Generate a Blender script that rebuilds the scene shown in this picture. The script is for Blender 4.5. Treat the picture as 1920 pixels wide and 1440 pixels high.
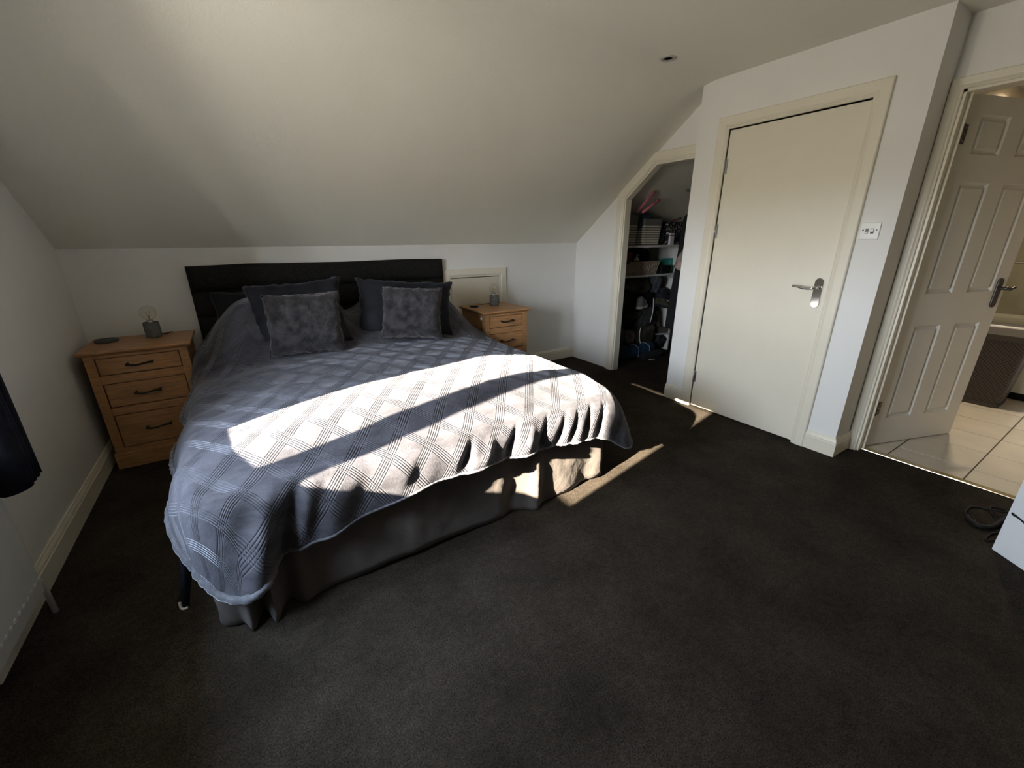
import bpy, bmesh, math, random
from mathutils import Vector, Matrix, noise
S = bpy.context.scene
C = S.collection
for o in list(bpy.data.objects): bpy.data.objects.remove(o)
random.seed(7)

# ------------------------------------------------------------------ camera
FPX, YAW, PIT, ROL = 779.8, math.radians(32.616), math.radians(-19.333), math.radians(-0.256)
cam = bpy.data.objects.new('camera', bpy.data.cameras.new('camera'))
C.objects.link(cam)
fw = Vector((math.sin(YAW)*math.cos(PIT), math.cos(YAW)*math.cos(PIT), math.sin(PIT)))
rt = Vector((math.cos(YAW), -math.sin(YAW), 0)); up = rt.cross(fw)
r2 = rt*math.cos(ROL)+up*math.sin(ROL); u2 = -rt*math.sin(ROL)+up*math.cos(ROL)
cam.matrix_world = Matrix(((r2.x, u2.x, -fw.x, 0.864), (r2.y, u2.y, -fw.y, -3.58), (r2.z, u2.z, -fw.z, 1.305), (0, 0, 0, 1)))
cam.data.sensor_width = 36; cam.data.lens = FPX/1920*36; cam.data.clip_start = 0.02
S.camera = cam

# ------------------------------------------------------------------ world, sun, exposure
W = bpy.data.worlds.new('world'); S.world = W; W.use_nodes = True
bg = W.node_tree.nodes['Background']
bg.inputs[1].default_value = 29.0
_n, _l = W.node_tree.nodes, W.node_tree.links         # pale sky above the horizon, dull ground below it
_tc = _n.new('ShaderNodeTexCoord'); _sp = _n.new('ShaderNodeSeparateXYZ'); _rp = _n.new('ShaderNodeValToRGB')
_l.new(_tc.outputs['Generated'], _sp.inputs[0]); _mr = _n.new('ShaderNodeMapRange'); _l.new(_sp.outputs[2], _mr.inputs[0])
_mr.inputs[1].default_value = -1; _mr.inputs[2].default_value = 1; _l.new(_mr.outputs[0], _rp.inputs[0]); _l.new(_rp.outputs[0], bg.inputs[0])
_rp.color_ramp.elements[0].position = .49; _rp.color_ramp.elements[0].color = (.36, .33, .275, 1)
_rp.color_ramp.elements[1].position = .51; _rp.color_ramp.elements[1].color = (.90, .94, 1.0, 1)
_e = _rp.color_ramp.elements.new(.9); _e.color = (.62, .78, 1.0, 1)
SUNDIR = Vector((1, 0.19, -0.414)).normalized()
sun = bpy.data.objects.new('sun_offscreen', bpy.data.lights.new('sun_offscreen', 'SUN')); C.objects.link(sun)
sun.data.energy = 54; sun.data.color = (1.0, 0.86, 0.66); sun.data.angle = math.radians(0.6)
sun.rotation_euler = SUNDIR.to_track_quat('-Z', 'Y').to_euler()
sun.location = (-4, -3, 3)
S.view_settings.view_transform = 'Standard'; S.view_settings.look = 'None'
S.view_settings.gamma = 1; S.view_settings.use_curve_mapping = False
S.view_settings.exposure = 1.15
def portal(name, loc, rot, sx, sy):
    l = bpy.data.lights.new(name, 'AREA'); l.shape = 'RECTANGLE'; l.size = sx; l.size_y = sy
    l.cycles.is_portal = True
    o = bpy.data.objects.new(name, l); C.objects.link(o); o.location = loc; o.rotation_euler = rot

# ------------------------------------------------------------------ material helpers
def lin(r, g, b):
    f = lambda c: (c/255/12.92) if c/255 < .04045 else ((c/255+.055)/1.055)**2.4
    return (f(r), f(g), f(b))
class NT:
    def __init__(s, m): s.t = m.node_tree; s.n = s.t.nodes; s.l = s.t.links
    def new(s, ty, **kw):
        n = s.n.new(ty)
        for k, v in kw.items(): setattr(n, k, v)
        return n
    def math(s, op, a, b=None, c=None):
        n = s.n.new('ShaderNodeMath'); n.operation = op
        for i, v in enumerate((a, b, c)):
            if v is None: continue
            if isinstance(v, (int, float)): n.inputs[i].default_value = v
            else: s.l.new(v, n.inputs[i])
        return n.outputs[0]
def mat(name, col, rough=.6, metal=0, var=.0, vscale=8, bump=0, bscale=60, stretch=None, sheen=0, spec=.5, sheen_tint=None, detail=4):
    m = bpy.data.materials.new(name); m.use_nodes = True; t = NT(m); b = t.n['Principled BSDF']
    b.inputs['Base Color'].default_value = (*col, 1); b.inputs['Roughness'].default_value = rough
    b.inputs['Metallic'].default_value = metal; b.inputs['Specular IOR Level'].default_value = spec
    if sheen:
        b.inputs['Sheen Weight'].default_value = sheen; b.inputs['Sheen Roughness'].default_value = .4
        if sheen_tint: b.inputs['Sheen Tint'].default_value = (*sheen_tint, 1)
    if var or bump:
        tc = t.new('ShaderNodeTexCoord'); mp = t.new('ShaderNodeMapping'); t.l.new(tc.outputs['Object'], mp.inputs[0])
        if stretch: mp.inputs['Scale'].default_value = stretch
    if var:
        nz = t.new('ShaderNodeTexNoise'); nz.inputs['Scale'].default_value = vscale; nz.inputs['Detail'].default_value = detail
        t.l.new(mp.outputs[0], nz.inputs['Vector'])
        rp = t.new('ShaderNodeValToRGB'); t.l.new(nz.outputs['Fac'], rp.inputs[0])
        rp.color_ramp.elements[0].position = .3; rp.color_ramp.elements[1].position = .7
        rp.color_ramp.elements[0].color = (*[c*(1-var) for c in col], 1); rp.color_ramp.elements[1].color = (*[min(1, c*(1+var)) for c in col], 1)
        t.l.new(rp.outputs[0], b.inputs['Base Color'])
    if bump:
        nb = t.new('ShaderNodeTexNoise'); nb.inputs['Scale'].default_value = bscale; nb.inputs['Detail'].default_value = 3
        t.l.new(mp.outputs[0], nb.inputs['Vector'])
        bp = t.new('ShaderNodeBump'); bp.inputs['Strength'].default_value = 1; bp.inputs['Distance'].default_value = bump
        t.l.new(nb.outputs['Fac'], bp.inputs['Height']); t.l.new(bp.outputs[0], b.inputs['Normal'])
    return m
M = {}
M['wall'] = mat('wall_paint', (.80, .79, .765), .85, var=.015, vscale=3, bump=.0006, bscale=120)
M['ceil'] = mat('ceiling_paint', (.82, .795, .71), .9, var=.015, vscale=2, bump=.0006, bscale=90)
M['cream'] = mat('cream_gloss_paint', (.77, .72, .60), .38, var=.02, vscale=4)
M['white_door'] = mat('white_door_paint', (.64, .625, .58), .42, var=.02, vscale=4)
def carpet_mat():
    m = mat('brown_carpet', (.03, .025, .02), .98, spec=.05); t = NT(m); b = t.n['Principled BSDF']; tc = t.new('ShaderNodeTexCoord')
    def nzn(sc, det, lo, hi, a, c):
        n = t.new('ShaderNodeTexNoise'); n.inputs['Scale'].default_value = sc; n.inputs['Detail'].default_value = det; n.inputs['Roughness'].default_value = .65
        t.l.new(tc.outputs['Object'], n.inputs['Vector']); r = t.new('ShaderNodeMapRange'); t.l.new(n.outputs['Fac'], r.inputs[0])
        for i, v in enumerate((lo, hi, a, c)): r.inputs[i+1].default_value = v
        return r.outputs[0], n.outputs['Fac']
    a, _ = nzn(3.2, 9, .35, .68, .70, 1.35); c, f = nzn(190, 3, .32, .68, .45, 1.55); d, _ = nzn(42, 2, .35, .65, .85, 1.15)
    v = t.math('MULTIPLY', t.math('MULTIPLY', a, c), d)
    mx = t.new('ShaderNodeMix', data_type='RGBA', blend_type='MULTIPLY'); mx.inputs[0].default_value = 1
    mx.inputs[6].default_value = (.034, .0275, .0215, 1); cb = t.new('ShaderNodeCombineColor')
    for i in range(3): t.l.new(v, cb.inputs[i])
    t.l.new(cb.outputs[0], mx.inputs[7]); t.l.new(mx.outputs[2], b.inputs['Base Color'])
    bp = t.new('ShaderNodeBump'); bp.inputs['Distance'].default_value = .004; t.l.new(f, bp.inputs['Height']); t.l.new(bp.outputs[0], b.inputs['Normal'])
    return m
M['carpet'] = carpet_mat()
M['oak'] = mat('oak', (.40, .205, .085), .42, var=.26, vscale=7, bump=.0006, bscale=60, stretch=(1.5, 1.5, 14))
M['oak_h'] = mat('oak_horizontal', (.42, .215, .09), .42, var=.26, vscale=7, bump=.0006, bscale=60, stretch=(1.5, 14, 14))
M['iron'] = mat('dark_iron', (.02, .018, .017), .45, .6)
M['chrome'] = mat('chrome', (.75, .75, .75), .08, 1)
M['steel'] = mat('brushed_steel', (.5, .5, .5), .3, 1)
M['dark_metal'] = mat('dark_hinge_metal', (.08, .075, .07), .35, .8)
M['charcoal'] = mat('charcoal_weave', (.016, .015, .0145), .95, spec=.15, var=.4, vscale=90, bump=.002, bscale=260)
M['velvet'] = mat('dark_velvet', (.0125, .013, .0175), .85, spec=.2, var=.5, vscale=9, bump=.004, bscale=30, sheen=.14, sheen_tint=(.6, .62, .75), detail=6)
M['plush'] = mat('charcoal_plush', (.027, .024, .027), .95, var=.85, vscale=20, bump=.012, bscale=38, sheen=.3, sheen_tint=(.7, .65, .68), detail=6)
M['linen'] = mat('taupe_cotton', (.080, .067, .061), .9, var=.12, vscale=12, bump=.003, bscale=28, sheen=.05)
M['mattress'] = mat('mattress_ticking', (.5, .49, .47), .9, var=.05, bump=.001)
M['concrete'] = mat('grey_concrete', (.125, .13, .125), .8, var=.2, vscale=60, bump=.0005, bscale=300)
M['puck'] = mat('grey_fabric_puck', (.10, .105, .095), .9, var=.2, vscale=200)
M['white_plastic'] = mat('white_plastic', (.82, .82, .80), .3, var=.01)
M['black_plastic'] = mat('black_plastic', (.008, .008, .009), .6, spec=.2, var=.1)
M['radiator'] = mat('radiator_enamel', (.62, .61, .57), .4, var=.02)
M['navy'] = mat('navy_curtain', (.011, .012, .018), .9, var=.3, vscale=30, bump=.001, bscale=400, spec=.1)
M['cabinet'] = mat('white_cabinet', (.72, .745, .77), .45, var=.02)
M['tile'] = mat('beige_tile', (.60, .55, .46), .28, var=.07, vscale=5, bump=.0004, bscale=20)
M['grout'] = mat('dark_grout', (.12, .10, .08), .95, var=.1)
M['walltile'] = mat('green_grey_tile', (.40, .37, .32), .3, var=.1)
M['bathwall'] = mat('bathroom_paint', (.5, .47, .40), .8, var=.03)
M['enamel'] = mat('white_enamel', (.75, .74, .70), .15, var=.01)
M['shelf'] = mat('white_shelf', (.62, .61, .58), .55, var=.03)
M['brass'] = mat('brass_strip', (.75, .66, .48), .22, 1)
M['lampglow'] = mat('lamp_diffuser', (.9, .8, .65), .4)
_b = M['lampglow'].node_tree.nodes['Principled BSDF']; _b.inputs['Emission Color'].default_value = (1, .78, .5, 1); _b.inputs['Emission Strength'].default_value = 6
def glassmat(name, tint, gl):
    m = bpy.data.materials.new(name); m.use_nodes = True; t = NT(m)
    t.n.remove(t.n['Principled BSDF']); out = t.n['Material Output']
    tr = t.new('ShaderNodeBsdfTransparent'); tr.inputs[0].default_value = (*tint, 1)
    gs = t.new('ShaderNodeBsdfGlossy'); gs.inputs['Roughness'].default_value = .03
    fr = t.new('ShaderNodeFresnel'); fr.inputs[0].default_value = gl
    mx = t.new('ShaderNodeMixShader'); t.l.new(fr.outputs[0], mx.inputs[0]); t.l.new(tr.outputs[0], mx.inputs[1]); t.l.new(gs.outputs[0], mx.inputs[2])
    t.l.new(mx.outputs[0], out.inputs[0]); return m
M['pane'] = glassmat('window_glass', (.97, .98, .98), 1.15)
M['bulb'] = glassmat('bulb_glass', (.97, .96, .94), 1.35)
_t = NT(M['bulb']); _lw = _t.new('ShaderNodeLayerWeight'); _lw.inputs[0].default_value = .25
_mx = [n for n in _t.n if n.type == 'MIX_SHADER'][0]; _t.l.new(_t.math('MULTIPLY', _lw.outputs['Facing'], .35), _mx.inputs[0])
M['screen'] = glassmat('shower_glass', (.84, .84, .79), 1.3)
# blanket: quilted diamond relief driven by the cloth's own UV map (metres)
def blanket_mat():
    col = (.062, .0605, .072)
    m = mat('grey_velvet_throw', col, .75, sheen=.38, sheen_tint=(.80, .82, .94), spec=.15); t = NT(m); b = t.n['Principled BSDF']
    b.inputs['Sheen Roughness'].default_value = .35
    uv = t.new('ShaderNodeUVMap'); uv.uv_map = 'cloth'
    sx = t.new('ShaderNodeSeparateXYZ'); t.l.new(uv.outputs[0], sx.inputs[0]); U, V = sx.outputs[0], sx.outputs[1]
    hs = []
    for sg in (1, -1):
        a = t.math('ADD', t.math('MULTIPLY', U, 1/.165), t.math('MULTIPLY', V, sg/.235))
        d = t.math('ABSOLUTE', t.math('SUBTRACT', t.math('FRACT', a), .5))      # 0 at the line centre
        g = None
        for off, w in ((0.0, .022), (.068, .022), (.136, .022)):
            e = t.math('ABSOLUTE', t.math('SUBTRACT', d, off))
            q = t.math('SUBTRACT', 1.0, t.math('MINIMUM', t.math('DIVIDE', e, w), 1.0))
            g = q if g is None else t.math('MAXIMUM', g, q)
        hs.append(g)
    groove = t.math('MAXIMUM', hs[0], hs[1])
    fz = t.new('ShaderNodeTexNoise'); fz.inputs['Scale'].default_value = 60; fz.inputs['Detail'].default_value = 5
    fz.inputs['Distortion'].default_value = 1.5
    t.l.new(uv.outputs[0], fz.inputs['Vector'])
    h = t.math('SUBTRACT', t.math('MULTIPLY', fz.outputs['Fac'], .55), groove)
    bp = t.new('ShaderNodeBump'); bp.inputs['Strength'].default_value = .8; bp.inputs['Distance'].default_value = .0032
    t.l.new(h, bp.inputs['Height']); t.l.new(bp.outputs[0], b.inputs['Normal'])
    # brushed pile: patches of nap lying the other way
    nz = t.new('ShaderNodeTexNoise'); nz.inputs['Scale'].default_value = 5; nz.inputs['Detail'].default_value = 7; nz.inputs['Roughness'].default_value = .7
    mp = t.new('ShaderNodeMapping'); mp.inputs['Scale'].default_value = (1, 2.6, 1); mp.inputs['Rotation'].default_value = (0, 0, .5)
    t.l.new(uv.outputs[0], mp.inputs[0]); t.l.new(mp.outputs[0], nz.inputs['Vector'])
    rp = t.new('ShaderNodeValToRGB'); t.l.new(nz.outputs['Fac'], rp.inputs[0])
    rp.color_ramp.elements[0].position = .36; rp.color_ramp.elements[1].position = .62
    rp.color_ramp.elements[0].color = (*[c*.6 for c in col], 1); rp.color_ramp.elements[1].color = (*[c*1.25 for c in col], 1)
    t.l.new(rp.outputs[0], b.inputs['Base Color'])
    return m
M['throw'] = blanket_mat()
M['hem'] = mat('throw_hem', (.085, .085, .10), .8, var=.3, vscale=40, bump=.004, bscale=50, sheen=.6, sheen_tint=(.8, .82, .92))
def cloth(name, col, var=.35, sc=20): return mat(name, col, .92, var=var, vscale=sc, bump=.003, bscale=30)

# ------------------------------------------------------------------ object helpers
def empty(name, loc=(0, 0, 0), rz=0):
    o = bpy.data.objects.new(name, None); C.objects.link(o); o.location = loc; o.rotation_euler = (0, 0, rz)
    o.empty_display_size = .05; return o
def tag(o, label, cat, group=None):
    o['label'] = label; o['category'] = cat
    if group: o['group'] = group
    return o
def struct(o, label=None):
    o['kind'] = 'structure'
    if label: o['label'] = label
    return o
def link(name, me, m, parent=None, smooth=False, loc=None, rot=None):
    o = bpy.data.objects.new(name, me); C.objects.link(o)
    if m: me.materials.append(m)
    if parent: o.parent = parent
    if smooth:
        for p in me.polygons: p.use_smooth = True
    if loc is not None: o.location = loc
    if rot is not None: o.rotation_euler = rot
    return o
def fin(name, bm, m, parent=None, smooth=False, bevel=0, loc=None, rot=None, seg=2):
    bmesh.ops.recalc_face_normals(bm, faces=bm.faces)
    if bevel: bmesh.ops.bevel(bm, geom=list(bm.edges), offset=bevel, segments=seg, affect='EDGES', profile=.6)
    me = bpy.data.meshes.new(name); bm.to_mesh(me); bm.free()
    o = link(name, me, m, parent, smooth, loc, rot)
    if smooth and bevel:
        try: me.set_sharp_from_angle(angle=math.radians(40))
        except Exception: pass
    return o
def abox(bm, a, b, mtx=None):
    vs = [bm.verts.new((x, y, z)) for x in (a[0], b[0]) for y in (a[1], b[1]) for z in (a[2], b[2])]
    if mtx is not None:
        for v in vs: v.co = mtx @ v.co
    for f in ((0, 1, 3, 2), (4, 6, 7, 5), (0, 4, 5, 1), (2, 3, 7, 6), (0, 2, 6, 4), (1, 5, 7, 3)): bm.faces.new([vs[i] for i in f])
def box(name, a, b, m, parent=None, bevel=0, **k):
    bm = bmesh.new(); abox(bm, a, b); return fin(name, bm, m, parent, bevel=bevel, **k)
def boxes(name, lst, m, parent=None, bevel=0, **k):
    bm = bmesh.new()
    for a, b in lst: abox(bm, a, b)
    return fin(name, bm, m, parent, bevel=bevel, **k)
def prism(bm, pts, off):
    """pts: closed polygon of 3D points, extruded by vector off"""
    off = Vector(off); A = [bm.verts.new(p) for p in pts]; B = [bm.verts.new(Vector(p)+off) for p in pts]
    bm.faces.new(A); bm.faces.new(B[::-1]); n = len(pts)
    for i in range(n): bm.faces.new((A[i], A[(i+1) % n], B[(i+1) % n], B[i]))
def lathe(bm, prof, n=32, c=(0, 0, 0), cap=True):
    rings = []
    for r, z in prof: rings.append([bm.verts.new((c[0]+r*math.cos(6.28318*i/n), c[1]+r*math.sin(6.28318*i/n), c[2]+z)) for i in range(n)])
    for a, b in zip(rings, rings[1:]):
        for i in range(n): bm.faces.new((a[i], a[(i+1) % n], b[(i+1) % n], b[i]))
    if cap: bm.faces.new(rings[0][::-1]); bm.faces.new(rings[-1])
def tube(bm, pts, r, n=8, closed=False):
    pts = [Vector(p) for p in pts]; rings = []; N = len(pts); ref = None
    for i, p in enumerate(pts):
        t = (pts[min(i+1, N-1)]-pts[max(i-1, 0)])
        if t.length < 1e-9: t = Vector((0, 0, 1))
        t.normalize()
        if ref is None: ref = t.orthogonal().normalized()
        ref = (ref-t*ref.dot(t)); ref = ref.normalized() if ref.length > 1e-6 else t.orthogonal().normalized()
        q = t.cross(ref); rr = r[i] if isinstance(r, (list, tuple)) else r
        rings.append([bm.verts.new(p+(ref*math.cos(6.28318*k/n)+q*math.sin(6.28318*k/n))*rr) for k in range(n)])
    for a, b in zip(rings, rings[1:]):
        for k in range(n): bm.faces.new((a[k], a[(k+1) % n], b[(k+1) % n], b[k]))
    bm.faces.new(rings[0][::-1]); bm.faces.new(rings[-1])
def smoothpath(pts, k=6):
    pts = [Vector(p) for p in pts]; out = []
    for i in range(len(pts)-1):
        p0, p1, p2, p3 = pts[max(i-1, 0)], pts[i], pts[i+1], pts[min(i+2, len(pts)-1)]
        for j in range(k):
            t = j/k; out.append(.5*((2*p1)+(p2-p0)*t+(2*p0-5*p1+4*p2-p3)*t*t+(3*p1-p0-3*p2+p3)*t**3))
    out.append(pts[-1]); return out
def sweep(name, path, N, want, prof, m, parent=None):
    """mitred moulding: profile points (d, h), d away from the opening, h out of the wall"""
    path = [Vector(p) for p in path]; N = Vector(N)
    if N.cross(path[1]-path[0]).dot(Vector(want)) < 0: path = path[::-1]
    # after a flip the first segment is another one; test sign again on all segments through the flip itself
    Ls = [N.cross((b-a).normalized()).normalized() for a, b in zip(path, path[1:])]
    bm = bmesh.new(); rings = []
    for i, p in enumerate(path):
        if i == 0: L = Ls[0]
        elif i == len(path)-1: L = Ls[-1]
        else:
            L = (Ls[i-1]+Ls[i])/(1+Ls[i-1].dot(Ls[i]))
        rings.append([bm.verts.new(p+L*d+N*h) for d, h in prof])
    n = len(prof)
    for a, b in zip(rings, rings[1:]):
        for k in range(n): bm.faces.new((a[k], a[(k+1) % n], b[(k+1) % n], b[k]))
    bm.faces.new(rings[0]); bm.faces.new(rings[-1][::-1])
    return fin(name, bm, m, parent)
ARCH = [(0, 0), (0, .012), (.006, .016), (.014, .013), (.018, .017), (.026, .021), (.034, .0215), (.070, .022), (.075, .018), (.075, 0)]
def arch(w): return [(d*w/.075, h) for d, h in ARCH]
SKIRT = [(0, 0), (0, .017), (.085, .017), (.090, .013), (.096, .015), (.104, .012), (.113, .007), (.118, .006), (.118, 0)]
def nz(v, s, seed=0): return noise.noise(Vector(v)*s+Vector((seed*7.3, seed*3.1, seed*5.7)))

# ------------------------------------------------------------------ room dimensions
H, H1, SLY = 2.304, 1.254, -1.408
XC, XB, XD = 3.985, 3.813, 4.038
YB1, YB2 = -1.445, -2.704
YN, YR = -6.5, -5.1                       # wall behind the camera
# ---- floor, ceilings, walls
def flat(name, pts, off, m, label):
    bm = bmesh.new(); prism(bm, pts, off); return struct(fin(name, bm, m), label)
flat('floor', [(-.25, .1, 0), (XD+.07, .1, 0), (XD+.07, YN-.1, 0), (-.25, YN-.1, 0)], (0, 0, -.1), M['carpet'], 'dark brown carpeted floor')
flat('floor_closet', [(XD+.07, .1, 0), (5.7, .1, 0), (5.7, -2.55, 0), (XD+.07, -2.55, 0)], (0, 0, -.1), M['carpet'], 'dark carpet inside the walk-in closet')
flat('ceiling', [(-.25, SLY, H), (5.7, SLY, H), (5.7, -2.55, H), (XD+.1, -2.55, H), (XD+.1, YR, H), (-.25, YR, H)], (0, 0, .1), M['ceil'], 'flat white ceiling')
flat('ceiling_slope', [(-.25, .02, H1-.015), (5.7, .02, H1-.015), (5.7, SLY, H), (-.25, SLY, H)], (0, .08, .1), M['ceil'], 'sloping white ceiling above the bed')
bm = bmesh.new(); _th = math.atan2(H-H1, -SLY); _d = .16; _r = _d/math.tan(_th/2); G_ = []
for _k in range(13):
    _a = _th*_k/12; _y = SLY-_d+_r*math.sin(_a); _z = H-_r+_r*math.cos(_a)
    G_.append([bm.verts.new((x, _y, _z-.0005)) for x in (0, XC)])
for _p, _q in zip(G_, G_[1:]): bm.faces.new((_p[0], _p[1], _q[1], _q[0]))
_c = [bm.verts.new((x, SLY, H+.02)) for x in (0, XC)]
bm.faces.new((_c[0], _c[1], G_[0][1], G_[0][0])); bm.faces.new((G_[-1][0], G_[-1][1], _c[1], _c[0]))
_o = struct(fin('ceiling_cove', bm, M['ceil'], smooth=True), 'soft plaster curve between slope and flat ceiling'); _o.data.set_sharp_from_angle(angle=.6)
flat('ceiling_slope_rear', [(-.25, YN-.02, H1-.015), (XD+.1, YN-.02, H1-.015), (XD+.1, YR, H), (-.25, YR, H)], (0, -.08, .1), M['ceil'], 'sloping white ceiling of the rear side')
HX0, HX1, HZ0, HZ1 = 2.492, 3.006, .16, .962
bm = bmesh.new()
for x0, x1, z0, z1 in ((-.25, HX0, 0, H1+.05), (HX1, 5.7, 0, H1+.05), (HX0, HX1, 0, HZ0), (HX0, HX1, HZ1, H1+.05)): prism(bm, [(x0, 0, z0), (x1, 0, z0), (x1, 0, z1), (x0, 0, z1)], (0, .1, 0))
struct(fin('wall_back', bm, M['wall']), 'low white wall behind the bed')
flat('wall_rear', [(-.25, YN, 0), (XD+.1, YN, 0), (XD+.1, YN, H1+.05), (-.25, YN, H1+.05)], (0, -.1, 0), M['wall'], 'low white wall on the opposite side')
# left wall with a window opening
WY0, WY1, WZ0, WZ1 = -1.70, -2.72, .80, 1.76
bm = bmesh.new()
def lw(pts): prism(bm, [(0, y, z) for y, z in pts], (-.25, 0, 0))
lw([(0.1, 0), (WY0, 0), (WY0, H+.1), (SLY, H+.1), (.1, H1)])
lw([(WY0, 0), (WY1, 0), (WY1, WZ0), (WY0, WZ0)]); lw([(WY0, WZ1), (WY1, WZ1), (WY1, H+.1), (WY0, H+.1)])
lw([(WY1, 0), (YN-.1, 0), (YN-.1, H1), (YR, H+.1), (WY1, H+.1)])
struct(fin('wall_left', bm, M['wall']), 'white gable wall with the window')
# closet wall (X = XC) with clipped-corner opening
JY, JO = -.645, -.57          # opening edge, outer edge of the architrave
ZB1, ZB2, YBND = 1.640, 1.893, -.962
bm = bmesh.new()
def cw(pts): prism(bm, [(XC, y, z) for y, z in pts], (.065, 0, 0))
sl = lambda y: H1-y*(H-H1)/(-SLY)
cw([(0, 0), (JY, 0), (JY, sl(JY)), (0, H1)])
cw([(JY, ZB1), (YBND, ZB2), (YBND, sl(YBND)), (JY, sl(JY))])
cw([(YBND, ZB2), (YB1-.1, ZB2), (YB1-.1, H), (SLY, H), (YBND, sl(YBND))])
struct(fin('wall_closet', bm, M['wall']), 'white wall around the closet opening')
# projecting wall with the cream door
DY1, DY2, DZ = -1.688, -2.471, 1.985
bm = bmesh.new()
def bw(pts): prism(bm, [(XB, y, z) for y, z in pts], (.1, 0, 0))
bw([(YB1, 0), (DY1, 0), (DY1, H), (YB1, H)]); bw([(DY2, 0), (YB2, 0), (YB2, H), (DY2, H)]); bw([(DY1, DZ), (DY2, DZ), (DY2, H), (DY1, H)])
abox(bm, (XB+.1, YB2, 0), (XD+.1, YB2+.1, H)); abox(bm, (XB+.1, YB1-.1, 0), (5.7, YB1, H))
struct(fin('wall_right', bm, M['wall']), 'white projecting wall with the cream door')
box('wall_closet_end', (5.6, -1.45, 0), (5.7, 0, H), M['wall']); struct(bpy.data.objects['wall_closet_end'], 'closet end wall')
# bathroom wall (X = XD)
BY1, BY2, BZ = -2.758, -3.535, 1.985
bm = bmesh.new()
abox(bm, (XD, BY1, 0), (XD+.1, YB2, H)); abox(bm, (XD, YN, 0), (XD+.1, BY2, H)); abox(bm, (XD, BY2, BZ), (XD+.1, BY1, H))
struct(fin('wall_bathroom', bm, M['wall']), 'white wall around the bathroom doorway')
# baseboards
struct(sweep('baseboard_left', [(0, 0, 0), (0, -1.95, 0)], (1, 0, 0), (0, 0, 1), SKIRT, M['cream']))
struct(sweep('baseboard_left_near', [(0, -2.6, 0), (0, YN, 0)], (1, 0, 0), (0, 0, 1), SKIRT, M['cream']))
struct(sweep('baseboard_back', [(0, 0, 0), (XC, 0, 0)], (0, -1, 0), (0, 0, 1), SKIRT, M['cream']))
struct(sweep('baseboard_right', [(XB, YB1, 0), (XB, DY1+.072, 0)], (-1, 0, 0), (0, 0, 1), SKIRT, M['cream']))
struct(sweep('baseboard_rear', [(0, YN, 0), (XD, YN, 0)], (0, 1, 0), (0, 0, 1), SKIRT, M['cream']))
struct(sweep('baseboard_bathroom', [(XD, BY2-.055, 0), (XD, YN, 0)], (-1, 0, 0), (0, 0, 1), SKIRT, M['cream']))
def bb_corner():
    # runs along the projecting wall and round its corner on the return
    bm = bmesh.new(); rings = []
    for p, n in (((XB, DY2-.073), Vector((-1, 0))), ((XB, YB2), Vector((-1, -1))), ((XD-.02, YB2), Vector((0, -1)))):
        rings.append([bm.verts.new((p[0]+n.x*h, p[1]+n.y*h, d)) for d, h in SKIRT])
    k = len(SKIRT)
    for a, b in zip(rings, rings[1:]):
        for i in range(k): bm.faces.new((a[i], a[(i+1) % k], b[(i+1) % k], b[i]))
    bm.faces.new(rings[0]); bm.faces.new(rings[-1][::-1])
    return fin('baseboard_corner', bm, M['cream'])
struct(bb_corner(), 'cream baseboard turning the wall corner')
# ---- architraves (trim)
struct(sweep('trim_1', [(XB, DY1, 0), (XB, DY1, DZ), (XB, DY2, DZ), (XB, DY2, 0)], (-1, 0, 0), (0, 1, 0), arch(.075), M['cream']), 'cream door surround')
struct(sweep('trim_2', [(XC, JY, 0), (XC, JY, ZB1), (XC, YBND, ZB2), (XC, YB1, ZB2)], (-1, 0, 0), (0, 1, 0), arch(.078), M['cream']), 'cream surround of the closet opening')
struct(sweep('trim_3', [(XD, BY1, 0), (XD, BY1, BZ), (XD, BY2, BZ), (XD, BY2, 0)], (-1, 0, 0), (0, 1, 0), [(d*.052/.075, h) for d, h in ARCH], M['cream']), 'cream surround of the bathroom doorway')
# jamb linings
def lining(name, pts, x0, x1, th):
    bm = bmesh.new()
    for (a, b) in zip(pts, pts[1:]):
        a, b = Vector(a), Vector(b); d = (b-a).normalized(); n = Vector((-d.y, d.x))*th
        prism(bm, [(x0, p.x, p.y) for p in (a, b, b+n, a+n)], (x1-x0, 0, 0))
    return struct(fin(name, bm, M['cream']))
lining('trim_4', [(JY, 0), (JY, ZB1), (YBND, ZB2), (YB1-.02, ZB2)], XC-.002, XC+.067, .014)
lining('trim_5', [(BY1, 0), (BY1, BZ), (BY2, BZ), (BY2, 0)], XD-.002, XD+.102, .012)
struct(box('trim_6', (XD+.045, BY1-.012, 0), (XD+.06, BY1-.025, BZ), M['cream']), 'door stop')
struct(box('trim_7', (XD+.03, BY2, .001), (XD+.075, BY1, .008), M['brass'], bevel=.003), 'metal threshold strip between carpet and tiles')

# ---- door_1: flush cream door
d1 = struct(empty('door_1', (XB, DY1, 0)), 'plain cream flush door with chrome lever handle')
lw_ = -(DY2-DY1)
box('leaf', (.006, -lw_+.004, .006), (.046, -.004, DZ-.007), M['cream'], d1, bevel=.0015)
boxes('frame_lining', [((.0, 0, 0), (.1, .02, DZ)), ((0, -lw_-.02, 0), (.1, -lw_, DZ)), ((0, -lw_-.02, DZ), (.1, .02, DZ+.02)), ((.05, -lw_, 0), (.062, 0, DZ))], M['cream'], d1)
def rounded_plate(bm, w, h, th, n=10):
    # plate in local YZ, out along -X
    pts = []
    for k in range(n+1): a = math.pi*k/n; pts.append((0, w/2*math.cos(a), h/2-w/2+w/2*math.sin(a)))
    for k in range(n+1): a = math.pi+math.pi*k/n; pts.append((0, w/2*math.cos(a), -h/2+w/2+w/2*math.sin(a)))
    prism(bm, pts, (-th, 0, 0))
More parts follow.
